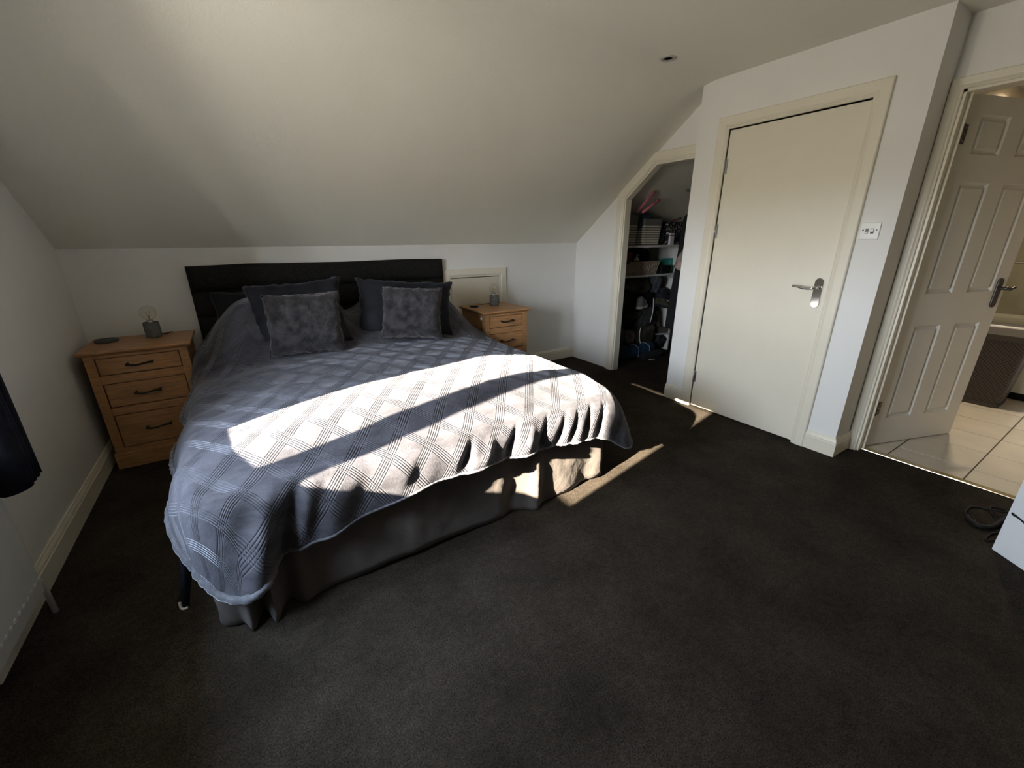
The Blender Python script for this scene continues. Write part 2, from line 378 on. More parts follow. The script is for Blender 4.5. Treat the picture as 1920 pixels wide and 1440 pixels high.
def lever_handle(parent, loc, rot, m, sgn, k=1):
    h = empty('handle', loc, rot); h.parent = parent
    bm = bmesh.new(); rounded_plate(bm, .046, .178, .008); fin('backplate', bm, m, h, bevel=.002)
    bm = bmesh.new()
    pts = smoothpath([(-.005, 0, .03), (-.03, 0, .03), (-.045, sgn*.012*k, .031), (-.047, sgn*.045*k, .026), (-.046, sgn*.08*k, .028), (-.046, sgn*.112*k, .036), (-.045, sgn*.128*k, .034)], 5)
    n = len(pts); tube(bm, pts, [.0085+.0015*math.sin(i/n*6) for i in range(n)], 12); fin('lever', bm, m, h, smooth=True)
    for z in (.077, -.077):
        bm = bmesh.new(); lathe(bm, [(.004, 0), (.004, .001)], 10); fin('screw', bm, m, h, loc=(-.008, 0, z), rot=(0, -math.pi/2, 0))
    return h
lever_handle(d1, (.006, -2.418-DY1, .982), 0, M['chrome'], 1)
for z in (1.76, 1.345, .25):
    bm = bmesh.new(); lathe(bm, [(.006, -.045), (.006, .045)], 12)
    hg = fin('hinge', bm, M['steel'], d1, loc=(-.002, -.001, z), smooth=True)
    box('hinge_leaf', (.0, -.018, -.045), (.0075, 0, .045), M['steel'], hg)

# ---- door_2: six-panel door standing open into the bathroom
d2 = struct(empty('door_2', (XD+.098, BY1-.012, 0), math.atan2(-.246, .723)), 'white six-panel door standing open into the bathroom')
LWD, LHT = .762, 1.972
xs = [0, .108, .322, .44, .654, LWD]; zs = [0, .18, .785, .976, 1.572, 1.705, 1.888, LHT]
bm = bmesh.new()
# the face towards the room (local -Y side), with recessed fields
V = {}
for i, x in enumerate(xs):
    for j, z in enumerate(zs): V[i, j] = bm.verts.new((x, 0, z+.008))
pan = []
for i in range(5):
    for j in range(7):
        f = bm.faces.new((V[i, j], V[i+1, j], V[i+1, j+1], V[i, j+1]))
        if i in (1, 3) and j in (1, 3, 5): pan.append(f)
bmesh.ops.recalc_face_normals(bm, faces=bm.faces)
for f in pan:
    if f.normal.y > 0: f.normal_flip()
for f in bm.faces:
    if f.normal.y > 0: f.normal_flip()
r = bmesh.ops.inset_individual(bm, faces=pan, thickness=.016, depth=-.012)
b0 = len(bm.verts)
bs = [bm.verts.new((x, .036, z+.008)) for x, z in ((0, 0), (LWD, 0), (LWD, LHT), (0, LHT))]
bm.faces.new(bs)
bot = [V[i, 0] for i in range(6)]; top = [V[i, 7] for i in range(6)]; lf = [V[0, j] for j in range(8)]; rg = [V[5, j] for j in range(8)]
bm.faces.new(bot+[bs[1], bs[0]]); bm.faces.new(top+[bs[2], bs[3]]); bm.faces.new(lf+[bs[3], bs[0]]); bm.faces.new(rg+[bs[2], bs[1]])
fin('leaf', bm, M['white_door'], d2)
for i in (1, 3):
    for j in (1, 3, 5):
        bm = bmesh.new(); g = .018; a = (xs[i]+g, zs[j]+g+.008); b = (xs[i+1]-g, zs[j+1]-g+.008); q = .014
        lo = [bm.verts.new(p) for p in ((a[0], .013, a[1]), (b[0], .013, a[1]), (b[0], .013, b[1]), (a[0], .013, b[1]))]
        hi = [bm.verts.new(p) for p in ((a[0]+q, .002, a[1]+q), (b[0]-q, .002, a[1]+q), (b[0]-q, .002, b[1]-q), (a[0]+q, .002, b[1]-q))]
        bm.faces.new(hi); bm.faces.new(lo)
        for k in range(4): bm.faces.new((lo[k], lo[(k+1) % 4], hi[(k+1) % 4], hi[k]))
        fin('panel', bm, M['white_door'], d2)
lever_handle(d2, (.70, 0, .972), math.pi/2, M['dark_metal'], -1, .5)
for z in (1.80, .27):
    hg = box('hinge', (-.004, -.004, z-.045), (.032, 0.001, z+.045), M['dark_metal'], d2)
    bm = bmesh.new(); lathe(bm, [(.007, z-.046), (.007, z+.046)], 10, c=(-.004, -.006, 0)); fin('knuckle', bm, M['dark_metal'], hg, smooth=True)
    for k in range(3):
        bm = bmesh.new(); lathe(bm, [(.004, 0), (.003, .001)], 8); fin('screw', bm, M['steel'], hg, loc=(.020, -.004, z-.03+.03*k), rot=(math.pi/2, 0, 0))

# ---- door_3: low eaves hatch in the back wall
d3 = struct(empty('door_3', (2.75, 0, .66)), 'small cream eaves hatch behind the bedside cabinet')
box('leaf', (-.252, -.004, -.497), (.252, .02, .296), M['cream'], d3, bevel=.001)
box('backing', (-.30, .1, -.55), (.30, .12, .35), M['iron'], d3)  # unseen dark board, added to stop outside light and keep the leaf gap dark
sweep('surround', [(-.259, 0, -.50), (-.259, 0, .303), (.257, 0, .303), (.257, 0, -.50)], (0, -1, 0), (-1, 0, 0), arch(.075), M['cream'], d3)

# ---- window_1 in the left wall
w1 = struct(empty('window_1', (-.09, 0, 0)), 'white two-casement window in the gable wall')
GZ0, GZ1 = .897, 1.622
def fr(name, y0, y1, z0, z1, t=.03): return box(name, (-t, y1, z0), (t, y0, z1), M['white_plastic'], w1, bevel=.003)
fr('frame', WY0, -1.787, WZ0, WZ1); fr('frame', -2.632, WY1, WZ0, WZ1); fr('mullion', -2.178, -2.302, WZ0, WZ1)
fr('frame', -1.787, -2.178, WZ0, GZ0); fr('frame', -2.302, -2.632, WZ0, GZ0); fr('frame', -1.787, -2.178, GZ1, WZ1); fr('frame', -2.302, -2.632, GZ1, WZ1)
for a, b in ((-1.787, -2.178), (-2.302, -2.632)): box('pane', (-.004, b-.005, GZ0-.005), (.004, a+.005, GZ1+.005), M['pane'], w1)
box('window_sill', (.05, WY1-.03, WZ0-.03), (.13, WY0+.03, WZ0+.002), M['white_plastic'], w1, bevel=.004)
portal('window_left_offscreen', (-.30, (WY0+WY1)/2, (WZ0+WZ1)/2), (0, -math.pi/2, 0), WZ1-WZ0, WY0-WY1)

# ------------------------------------------------------------------ bed
BX0, BX1, BY0, BYF = .60, 2.43, -.10, -2.07
bed = tag(empty('bed', (1.51, -1.08, 0)), 'super-king divan bed with charcoal upholstered headboard and taupe valance', 'bed')
P = Vector((1.51, -1.08, 0))
def loc(o): o.location = -P; return o
loc(box('divan_base', (BX0+.035, BYF+.04, .03), (BX1-.03, BY0, .36), M['linen'], bed, bevel=.02))
loc(box('mattress', (BX0+.03, BYF+.04, .36), (BX1-.02, BY0, .470), M['mattress'], bed, bevel=.05, seg=4, smooth=True))
hb = loc(box('headboard', (.587, -.05, .10), (2.398, -.012, 1.136), M['charcoal'], bed, bevel=.006))
zb = [.12, .30, .465, .635, .803, .972, 1.142]
for k in range(6):
    bm = bmesh.new(); nx, nzs = 60, 6; g = {}
    for i in range(nx+1):
        for j in range(nzs+1):
            x = .585+(2.40-.585)*i/nx; z = zb[k]+.0015+(zb[k+1]-zb[k]-.003)*j/nzs
            e = min(j, nzs-j)/nzs*2; ex = min(i, nx-i)/nx*2
            y = -.055-.030*(1-(1-min(1, e*1.6))**2.2)*(1-(1-min(1, ex*14))**2.2)+.004*nz((x, z, 0), 5, k)
            if k == 5: z += .006*nz((x, 0, 0), 3, 2)*(j/nzs)
            g[i, j] = bm.verts.new((x, y, z))
    for i in range(nx):
        for j in range(nzs): bm.faces.new((g[i, j], g[i+1, j], g[i+1, j+1], g[i, j+1]))
    ed = [g[i, 0] for i in range(nx+1)]+[g[nx, j] for j in range(1, nzs+1)]+[g[i, nzs] for i in range(nx-1, -1, -1)]+[g[0, j] for j in range(nzs-1, 0, -1)]
    bk = [bm.verts.new((v.co.x, -.03, v.co.z)) for v in ed]
    for i in range(len(ed)): bm.faces.new((ed[i], ed[(i+1) % len(ed)], bk[(i+1) % len(ed)], bk[i]))
    fin('panel', bm, M['charcoal'], hb, smooth=True)
# valance: pleated strip round the base
def valance():
    path = []
    a = [(BX0-.005, -.15), (BX0-.005, BYF+.02)]
    n = 90
    for i in range(n): path.append((BX0+.012, -.15+(BYF+.05+.15)*i/n, (-1, 0)))
    for i in range(16):
        t = i/15*math.pi/2; path.append((BX0+.05-.045*math.cos(t), BYF+.03-.045*math.sin(t), (-math.cos(t), -math.sin(t))))
    for i in range(1, 240): path.append((BX0+.05+(BX1-BX0-.08)*i/240, BYF-.015, (0, -1)))
    for i in range(16):
        t = i/15*math.pi/2; path.append((BX1-.03+.04*math.sin(t), BYF+.025-.04*math.cos(t), (math.sin(t), -math.cos(t))))
    for i in range(1, 80): path.append((BX1+.01, BYF+.03+(1.8)*i/80, (1, 0)))
    rows = 14; bm = bmesh.new(); G = []
    for k, (x, y, nn) in enumerate(path):
        col = []
        for j in range(rows+1):
            t = j/rows; z = .40*(1-t)+.006*t
            if nn[1] < -.5: z += t*(.012*math.sin(x*5.2+1)+.008*nz((x, 0, 0), 4, 3))+(.004)
            d = t*(.020*nz((x*1.0, y, 0), 3.2, 1)+.012*nz((x, y, t*.6), 7, 5))+.004*nz((x, y, z), 16, 4)
            if nn[1] < -.5:
                for c, w, am in ((1.93, .035, .040), (1.80, .05, -.028), (2.28, .07, -.02), (1.30, .06, .014)):
                    d += am*t*math.exp(-((x-c-.05*(1-t))/w)**2)
                for c, w, am in ((.685, .016, .055), (.725, .014, -.035), (.76, .018, .060), (.815, .022, -.03), (.86, .03, .022)):
                    d += am*t**1.2*math.exp(-((x-c)/w)**2)
            d += .028*t
            col.append(bm.verts.new((x+nn[0]*d, y+nn[1]*d, max(z, .004))))
        G.append(col)
    for a, b in zip(G, G[1:]):
        for j in range(rows): bm.faces.new((a[j], b[j], b[j+1], a[j+1]))
    o = fin('valance', bm, M['linen'], bed, smooth=True); loc(o)
    md = o.modifiers.new('thick', 'SOLIDIFY'); md.thickness = .004
valance()

# ---- throw blanket draped over the bed
def sm(a, b, x):
    t = max(0, min(1, (x-a)/(b-a))); return t*t*(3-2*t)
def top_z(x, y):
    ex = 1-abs((x-1.53)/.93)**3.2; ey = 1-max(0, (-y-1.25)/.82)**3.5
    z = .545+.085*max(0, ex)*(.10+.90*max(0, ey))-.032*sm(-1.80, -2.08, y)
    hl = .335*math.exp(-(abs(x-1.05)/.43)**4); hr = .305*math.exp(-(abs(x-1.99)/.42)**4)
    z += (hl+hr)*sm(-.80, -.40, y+.04*nz((x, y, 0), 3, 9))
    z += .012*nz((x, y, 0), 2.2, 1)+.006*nz((x, y*1.6, 0), 6, 2)+.0025*nz((x, y, 0), 17, 3)
    # soft drag wrinkles by the pillows
    z += .004*max(0, nz((x*2.2, y*9, 0), 1.3, 6))*sm(-1.3, -.9, y)
    return z
def blanket():
    x0, x1, y0, y1, rc = .615, 2.47, -.115, -2.075, .10
    per = []  # (x,y,nx,ny)
    def arc(cx, cy, a0, n=22):
        for i in range(n):
            a = a0+math.pi/2*i/n; per.append((cx+rc*math.cos(a), cy+rc*math.sin(a), math.cos(a), math.sin(a)))
    def line(ax, ay, bx, by, nx_, ny_, n):
        for i in range(n): per.append((ax+(bx-ax)*i/n, ay+(by-ay)*i/n, nx_, ny_))
    line(x0, y0-rc, x0, y1+rc, -1, 0, 150); arc(x0+rc, y1+rc, math.pi)
    line(x0+rc, y1, x1-rc, y1, 0, -1, 240); arc(x1-rc, y1+rc, 1.5*math.pi)
    line(x1, y1+rc, x1, y0-rc, 1, 0, 130); arc(x1-rc, y0-rc, 0)
    line(x1-rc, y0, x0+rc, y0, 0, 1, 90); arc(x0+rc, y0-rc, .5*math.pi)
    n = len(per); s = [0]
    for a, b in zip(per, per[1:]+per[:1]): s.append(s[-1]+math.hypot(b[0]-a[0], b[1]-a[1]))
    tot = s[-1]
    # hem keys: perimeter point -> hem point
    keys = [((x0, -.22), (.555, -.20, .53)), ((x0, -.45), (.528, -.42, .49)), ((x0, -.75), (.512, -.75, .455)), ((x0, -1.08), (.50, -1.08, .42)), ((x0, -1.59), (.495, -1.57, .375)),
            ((x0, -1.86), (.507, -1.85, .345)), ((x0, -1.95), (.532, -1.97, .265)), ((x0+.03, -2.045), (.592, -2.075, .19)), ((x0+.08, y1), (.660, -2.13, .155)), ((.76, y1), (.755, -2.16, .185)), ((.81, y1), (.805, -2.165, .222)),
            ((.94, y1), (.94, -2.165, .262)), ((1.14, y1), (1.14, -2.16, .305)), ((1.36, y1), (1.36, -2.165, .347)), ((1.6, y1), (1.6, -2.165, .352)), ((1.89, y1), (1.89, -2.16, .343)),
            ((2.2, y1), (2.2, -2.165, .318)), ((2.34, y1), (2.37, -2.175, .285)), ((x1-.03, -2.045), (2.53, -2.185, .195)), ((x1, -1.95), (2.64, -2.06, .27)), ((x1, -1.75), (2.70, -1.80, .33)), ((x1, -1.4), (2.725, -1.4, .34)), ((x1, -.8), (2.69, -.8, .34)), ((x1, -.25), (2.60, -.25, .38)),
            ((x1-.03, -.14), (2.50, -.13, .45)), ((2.0, y0), (2.0, -.105, .80)), ((1.5, y0), (1.5, -.105, .62)), ((1.05, y0), (1.05, -.105, .84)), ((x0+.03, -.14), (.60, -.13, .55))]
    ks = []
    for (px, py), hpt in keys:
        i = min(range(n), key=lambda q: (per[q][0]-px)**2+(per[q][1]-py)**2); ks.append((s[i], Vector(hpt)))
    ks.sort(key=lambda q: q[0])
    K = [(ks[-1][0]-tot, ks[-1][1])]+ks+[(ks[0][0]+tot, ks[0][1])]
    KK = [(ks[-2][0]-tot, ks[-2][1])]+K+[(ks[1][0]+tot, ks[1][1])]
    def hem(q):
        for i in range(1, len(KK)-2):
            if KK[i][0] <= q <= KK[i+1][0]+1e-9:
                (t0, p0), (t1, p1), (t2, p2), (t3, p3) = KK[i-1], KK[i], KK[i+1], KK[i+2]
                h = t2-t1; u = (q-t1)/h
                m1 = (p2-p0)/(t2-t0)*h; m2 = (p3-p1)/(t3-t1)*h
                return (2*u**3-3*u*u+1)*p1+(u**3-2*u*u+u)*m1+(-2*u**3+3*u*u)*p2+(u**3-u*u)*m2
        return KK[1][1]
    bm = bmesh.new(); uvl = bm.loops.layers.uv.new('cloth'); uvs = {}
    NI, NO = 64, 30; cx, cy = 1.53, -1.08; rings = []
    c0 = bm.verts.new((cx, cy, top_z(cx, cy))); uvs[c0] = (cx, cy)
    for j in range(1, NI+1):
        f = (j/NI)**.8; ring = []
        for (px, py, a, b) in per:
            x, y = cx+(px-cx)*f, cy+(py-cy)*f; v = bm.verts.new((x, y, top_z(x, y))); uvs[v] = (x, y); ring.append(v)
        rings.append(ring)
    creases = [(1.30, .045, .020, .5), (1.52, .028, .042, .35), (1.62, .03, -.02, .4), (1.75, .026, .040, .3), (1.84, .03, -.018, .4), (1.93, .022, .034, .3), (2.04, .022, .034, .3), (2.12, .02, .036, .25), (2.205, .02, .034, .2), (2.29, .022, .034, .15), (2.38, .022, .028, .1),
               (1.08, .05, .02, .5), (.92, .04, .03, .3), (.83, .036, .058, .05), (.74, .045, -.045, .0)]
    hemv = None
    for j in range(1, NO+1):
        t = j/NO; ring = []
        for k, (px, py, a, b) in enumerate(per):
            p0 = Vector((px, py, top_z(px, py))); h = hem(s[k]); nn = Vector((a, b, 0))
            drop = max(.02, p0.z-h.z)
            c1 = p0+nn*min(.085, .035+drop*.22)+Vector((0, 0, -.012))
            c2 = Vector((h.x, h.y, 0))*.72+Vector((p0.x+a*.07, p0.y+b*.07, 0))*.28+Vector((0, 0, h.z+drop*.42))
            u = 1-t; q = u**3*p0+3*u*u*t*c1+3*u*t*t*c2+t**3*h
            d = 0
            if b < -.3:
                for xc, w, am, st in creases:
                    st *= .6; tt = max(0, (t-st)/(1-st)); ww = w*(.55+.6*tt)
                    xx = px-xc+.10*(1-t)*(-1)   # creases lean
                    d -= am*tt**1.1*math.exp(-(xx/ww)**2)*1.25*(1-(.72 if xc > 1 else .15)*sm(.72, 1, t))
                d += .010*t*math.sin(px*21+2*nz((px, 0, 0), 3, 3))
            elif a < -.5: d = .014*t*math.sin(py*13+1)+.010*t*nz((px, py, 0), 7, 2)
            else: d = .02*t*math.sin(py*17)
            d += .006*t*nz((q.x, q.y, q.z), 9, 5)
            q = q+nn*d; q.z = max(q.z, .02)
            v = bm.verts.new(q); L = (p0-h).length*1.12*t; uvs[v] = (px+a*L, py+b*L); ring.append(v)
        rings.append(ring)
    for i in range(n): bm.faces.new((c0, rings[0][i], rings[0][(i+1) % n]))
    for A, B in zip(rings, rings[1:]):
        for i in range(n): bm.faces.new((A[i], B[i], B[(i+1) % n], A[(i+1) % n]))
    bmesh.ops.recalc_face_normals(bm, faces=bm.faces)
    for f in bm.faces:
        for l in f.loops: l[uvl].uv = uvs[l.vert]
    hemp = [v.co.copy() for v in rings[-1]]
    me = bpy.data.meshes.new('cover'); bm.to_mesh(me); bm.free()
    root = tag(empty('throw_blanket', (1.53, -1.08, .02)), 'grey velvet throw with quilted diamond pattern spread over the bed', 'blanket')
    o = link('cover', me, M['throw'], root, smooth=True); o.location = (-1.53, 1.08, -.02)
    md = o.modifiers.new('thick', 'SOLIDIFY'); md.thickness = .010; md.offset = -1
    bm = bmesh.new(); pts = [p+Vector((0, 0, .003)) for p in hemp]
    # wrinkled padded hem
    rad = [(.0050+.0095*sm(.95, .70, pts[i % len(pts)].x))*(1+.14*math.sin(i*1.9)+.2*nz((i*.3, 0, 0), 1, 4)) for i in range(len(pts)+1)]
    tube(bm, pts+[pts[0]], rad, 8)
    e = fin('hem_border', bm, M['hem'], root, smooth=True); e.location = (-1.53, 1.08, -.02)
blanket()

# ---- pillows and cushions
def pillow(name, w, h, t, m, seed, corner=.10, wr=.006, N=34, fuzz=0, slump=0):
    bm = bmesh.new(); G = {}
    for side in (1, -1):
        for i in range(N+1):
            for j in range(N+1):
                a, b = 2*i/N-1, 2*j/N-1
                if side == -1 and (i in (0, N) or j in (0, N)): G[side, i, j] = G[1, i, j]; continue
                # pulled-in edges, pointed corners
                x = a*w/2*(1-corner*(1-b*b)*abs(a)**3*.8); z = b*h/2*(1-corner*(1-a*a)*abs(b)**3*.8)
                pr = ((1-a**4)*(1-b**4))**.55
                y = side*t/2*pr
                p = (x+seed, y, z)
                y += side*pr**.5*wr*(nz(p, 9, seed)*1.2+nz(p, 22, seed)*.6)
                rim = 1-min(1-abs(a), 1-abs(b))
                x += wr*.9*rim**4*nz(p, 30, seed+3); z += wr*.9*rim**4*nz(p, 30, seed+5)
                if fuzz: y += side*fuzz*nz(p, 60, seed)*pr
                if slump: z -= slump*(1-b)*.0+slump*math.cos(a*2.2)*(b+1)/2; y += slump*.5*a*b
                G[side, i, j] = bm.verts.new((x, y, z))
    for side in (1, -1):
        for i in range(N):
            for j in range(N): bm.faces.new((G[side, i, j], G[side, i+1, j], G[side, i+1, j+1], G[side, i, j+1]))
    bmesh.ops.recalc_face_normals(bm, faces=bm.faces)
    return fin(name, bm, m, None, smooth=True)
def place(o, c, yaw, lean, roll=0):
    """c: centre; lean: top tilts towards +Y; roll: in-plane turn"""
    o.matrix_world = Matrix.Translation(c) @ Matrix.Rotation(yaw, 4, 'Z') @ Matrix.Rotation(-lean, 4, 'X') @ Matrix.Rotation(roll, 4, 'Y')
R = math.radians
def seam(o, w, h, corner, m, seed):
    bm = bmesh.new(); pts = []
    for k in range(81):
        q = k/20
        if q < 1: a, b = -1+2*q, -1
        elif q < 2: a, b = 1, -1+2*(q-1)
        elif q < 3: a, b = 1-2*(q-2), 1
        else: a, b = -1, 1-2*(q-3)
        pts.append((a*w/2*(1-corner*(1-b*b)*abs(a)**3*.8), 0, b*h/2*(1-corner*(1-a*a)*abs(b)**3*.8)))
    tube(bm, pts, .004, 6); fin('piping', bm, m, o, smooth=True)
p = tag(pillow('pillow', .60, .42, .15, M['velvet'], 1), 'plain dark pillow lying against the headboard behind the left hump of the throw', 'pillow')
place(p, (.98, -.19, .77), 0, R(12), 0)
p = tag(pillow('velvet_pillow', .58, .47, .17, M['velvet'], 2, corner=.14, wr=.016), 'large dark velvet pillow with pointed corners behind the upright plush cushion', 'pillow')
place(p, (1.165, -.565, .84), R(-5), R(26), R(-4))
p = tag(pillow('velvet_pillow', .70, .43, .17, M['velvet'], 3, corner=.12, wr=.014), 'dark velvet pillow sagging behind the tilted plush cushion beside the eaves hatch', 'pillow')
place(p, (1.865, -.575, .825), R(-14), R(28), R(5))
p = pillow('plush_cushion', .43, .38, .19, M['plush'], 4, corner=.07, wr=.012, fuzz=.010); seam(p, .43, .38, .07, M['plush'], 1)
place(p, (1.165, -.735, .81), R(-10), R(20), R(-1)); tag(p, 'charcoal plush cushion standing nearer the bedside cabinet with the puck', 'cushion')
p = pillow('plush_cushion', .41, .36, .18, M['plush'], 5, corner=.07, wr=.012, fuzz=.010); seam(p, .41, .36, .07, M['plush'], 2)
place(p, (1.845, -.76, .815), R(-24), R(20), R(3)); tag(p, 'charcoal plush cushion leaning nearer the bedside cabinet by the eaves hatch', 'cushion')

# ------------------------------------------------------------------ bedside cabinets
def nightstand(x0, x1, y0, y1, label):
    """x0..x1 / y0(back)..y1(front) of the top board"""
    cx = (x0+x1)/2; w = x1-x0; dp = y0-y1
    t = tag(empty('bedside_cabinet', (cx, (y0+y1)/2, 0)), label, 'nightstand'); hw = w/2; hd = dp/2
    # top with chamfered underside
    bm = bmesh.new(); rings = []
    for d, z in ((.018, .694), (.004, .704), (0, .710), (0, .717), (.004, .722)):
        rings.append([bm.verts.new((sx*(hw-d), sy*(hd-d), z)) for sx, sy in ((-1, -1), (1, -1), (1, 1), (-1, 1))])
    for a, b in zip(rings, rings[1:]):
        for k in range(4): bm.faces.new((a[k], a[(k+1) % 4], b[(k+1) % 4], b[k]))
    bm.faces.new(rings[0][::-1]); bm.faces.new(rings[-1])
    fin('top_board', bm, M['oak_h'], t)
    bx, f = hw-.023, -hd+.020; bk = hd-.012
    dx = hw-.068
    Z = [(.577, .676), (.383, .526), (.129, .333)]
    boxes('side_panel', [((-bx, f+.03, .09), (-bx+.018, bk, .696))], M['oak'], t)
    boxes('side_panel', [((bx-.018, f+.03, .09), (bx, bk, .696))], M['oak'], t)
    box('post', (-bx, f, .09), (-dx-.002, f+.035, .696), M['oak'], t, bevel=.002); box('post', (dx+.002, f, .09), (bx, f+.035, .696), M['oak'], t, bevel=.002)
    for a, b in ((.678, .696), (.528, .575), (.335, .381), (.098, .127)): box('rail', (-dx-.002, f+.001, a), (dx+.002, f+.03, b), M['oak_h'], t)
    box('back_panel', (-bx+.018, bk-.01, .09), (bx-.018, bk, .696), M['oak'], t)
    box('plinth', (-bx-.009, f-.010, 0), (bx+.009, bk, .098), M['oak_h'], t, bevel=.004)
    for a, b in Z:
        d = box('drawer', (-dx+.003, f+.006, a+.003), (dx-.003, f+.30, b-.003), M['oak_h'], t, bevel=.0015)
        zc = (a+b)/2+.005
        bm = bmesh.new(); pts = [(-.062+.124*k/16, f-.018-.006*math.sin(math.pi*k/16), zc-.006*math.sin(2*math.pi*k/16*1.0)*.6-.006*math.sin(math.pi*k/16)) for k in range(17)]
        tube(bm, pts, [.0075-.0025*math.sin(math.pi*k/16) for k in range(17)], 8)
        for sx in (-1, 1): tube(bm, [(sx*.055, f+.006, zc), (sx*.055, f-.02, zc)], .006, 8)
        fin('handle', bm, M['iron'], d, smooth=True)
    return t
nightstand(.040, .552, -.037, -.470, 'oak bedside cabinet in the corner of the gable wall, carrying a grey puck')
nightstand(2.522, 2.995, -.098, -.561, 'oak bedside cabinet beside the eaves hatch, half hidden by the bed')
def lamp(x, y, label, cord):
    z0 = .722; t = tag(empty('bulb_lamp', (x, y, z0)), label, 'lamp')
    bm = bmesh.new(); lathe(bm, [(.036, 0), (.040, .003), (.041, .01), (.041, .088), (.038, .094), (.030, .095), (.0295, .088)], 40); fin('base', bm, M['concrete'], t, smooth=True)
    bm = bmesh.new(); lathe(bm, [(.018, .085), (.018, .104), (.014, .108)], 24); fin('socket', bm, M['steel'], t, smooth=True)
    bm = bmesh.new(); pr = [(.013, .106)]+[(.046*math.sin(a), .152-.046*math.cos(a)) for a in [.32+k*(math.pi-.34)/16 for k in range(17)]]
    lathe(bm, pr, 32); b = fin('bulb', bm, M['bulb'], t, smooth=True)
    bm = bmesh.new(); tube(bm, [(0, 0, .108), (0, 0, .14)], .003, 6)
    tube(bm, [(.012*math.cos(k*1.1), .012*math.sin(k*1.1), .142+.02*(k % 2)) for k in range(13)], .0009, 5); fin('filament', bm, M['brass'], b)
    bm = bmesh.new(); tube(bm, smoothpath(cord, 6), .0028, 6); fin('cord', bm, M['black_plastic'], t, smooth=True)
    return t
lamp(.352, -.165, 'grey concrete lamp with clear globe bulb on the cabinet in the corner', [(.03, .02, .012), (.055, .06, .004), (.07, .11, .003), (.08, .132, -.01), (.082, .136, -.10)])
lamp(2.805, -.250, 'grey concrete lamp with clear globe bulb before the eaves hatch', [(-.038, .01, .02), (-.07, .05, .012), (-.09, .10, .004), (-.10, .155, .002), (-.105, .163, -.02), (-.105, .164, -.1)])
bm = bmesh.new(); lathe(bm, [(.050, 0), (.056, .004), (.057, .012), (.050, .018), (.02, .0205), (.001, .021)], 40)
tag(fin('speaker_puck', bm, M['puck'], smooth=True, loc=(.128, -.185, .722)), 'flat round grey puck on the corner bedside cabinet', 'gadget')
w = tag(empty('charging_puck', (2.605, -.235, .722)), 'small dark round charger lying on the cabinet by the hatch', 'charger')
bm = bmesh.new(); lathe(bm, [(.036, 0), (.040, .003), (.040, .008), (.036, .011)], 32); fin('rim', bm, M['black_plastic'], w, smooth=True)
bm = bmesh.new(); lathe(bm, [(.030, .010), (.028, .013), (.001, .0135)], 32); fin('pad', bm, M['puck'], w, smooth=True)
w = tag(empty('charging_cable', (2.538, -.487, .66)), 'white charger plug on a black cord hanging at the cabinet side', 'cable')
bm = bmesh.new(); lathe(bm, [(.004, -.012), (.008, -.008), (.0085, .006), (.005, .012)], 12); fin('plug', bm, M['white_plastic'], w, smooth=True)
bm = bmesh.new(); tube(bm, smoothpath([(0, 0, -.008), (-.001, .002, -.05), (.0, -.002, -.12), (-.002, .01, -.25), (0, .03, -.45), (-.002, .08, -.64), (-.01, .14, -.655)], 5), .0026, 6); fin('cord', bm, M['black_plastic'], w, smooth=True)

# ------------------------------------------------------------------ wall fittings
sw = tag(empty('light_switch', (XB, -2.602, 1.333)), 'white double light switch beside the cream door', 'switch')
box('plate', (-.009, -.044, -.043), (0, .044, .043), M['white_plastic'], sw, bevel=.003)
for y in (.012, -.012):
    k = box('rocker', (-.0105, y-.007, -.013), (-.008, y+.007, .013), mat('rocker_grey', (.10, .10, .095), .4) if y > 0 else M['puck'], sw)
    box('rocker_cap', (-.0125, y-.005, -.011 if y > 0 else -.004), (-.0095, y+.005, -.004 if y > 0 else .011), M['white_plastic'], k)
for y in (.030, -.030):
    bm = bmesh.new(); lathe(bm, [(.0045, 0), (.004, .0012)], 12); fin('screw', bm, M['dark_metal'], sw, loc=(-.0088, y, .004), rot=(0, -math.pi/2, 0))
dl = tag(empty('downlight', (3.24, -1.595, H)), 'round recessed downlight in the flat ceiling', 'downlight')
bm = bmesh.new(); lathe(bm, [(.047, 0), (.047, -.003), (.042, -.0065), (.029, -.006), (.026, -.001)], 40, cap=False); fin('bezel', bm, mat('satin_bezel', (.5, .48, .43), .4, .3), dl, smooth=True)
bm = bmesh.new(); lathe(bm, [(.027, -.0015), (.002, -.0015)], 32); fin('lamp_face', bm, mat('unlit_lamp', (.07, .06, .055), .3), dl)

# radiator on the left wall
rad = tag(empty('radiator', (.05, -2.28, .15)), 'white panel radiator under the window', 'radiator')
ry0, ry1 = .54, -.62
box('front_panel', (.025, ry1, .05), (.05, ry0, .55), M['radiator'], rad, bevel=.006)
box('back_panel', (-.035, ry1+.01, .05), (-.02, ry0-.01, .55), M['radiator'], rad, bevel=.004)
bm = bmesh.new()
prism(bm, [(.05, ry1, .055), (.046, ry1, 0.0), (.02, ry1, -.005), (.02, ry1, .055)], (0, ry0-ry1, 0)); fin('lower_edge', bm, M['radiator'], rad)
for k in range(34):
    yy = ry0-.012-k*.033
    if yy < ry1: break
    box('spot_weld', (.0495, yy-.006, .052), (.0525, yy+.006, .062), M['white_plastic'], rad)
boxes('top_grille', [((-.035, ry1+.02*i, .548), (.05, ry1+.02*i+.011, .556)) for i in range(57)], M['radiator'], rad)
bm = bmesh.new(); tube(bm, [(.018, ry0+.075, -.15), (.018, ry0+.075, -.02), (.018, ry0+.066, 0.0), (.018, ry0+.05, .012), (.018, ry0-.01, .03)], .009, 10); fin('pipe', bm, M['radiator'], rad, smooth=True)
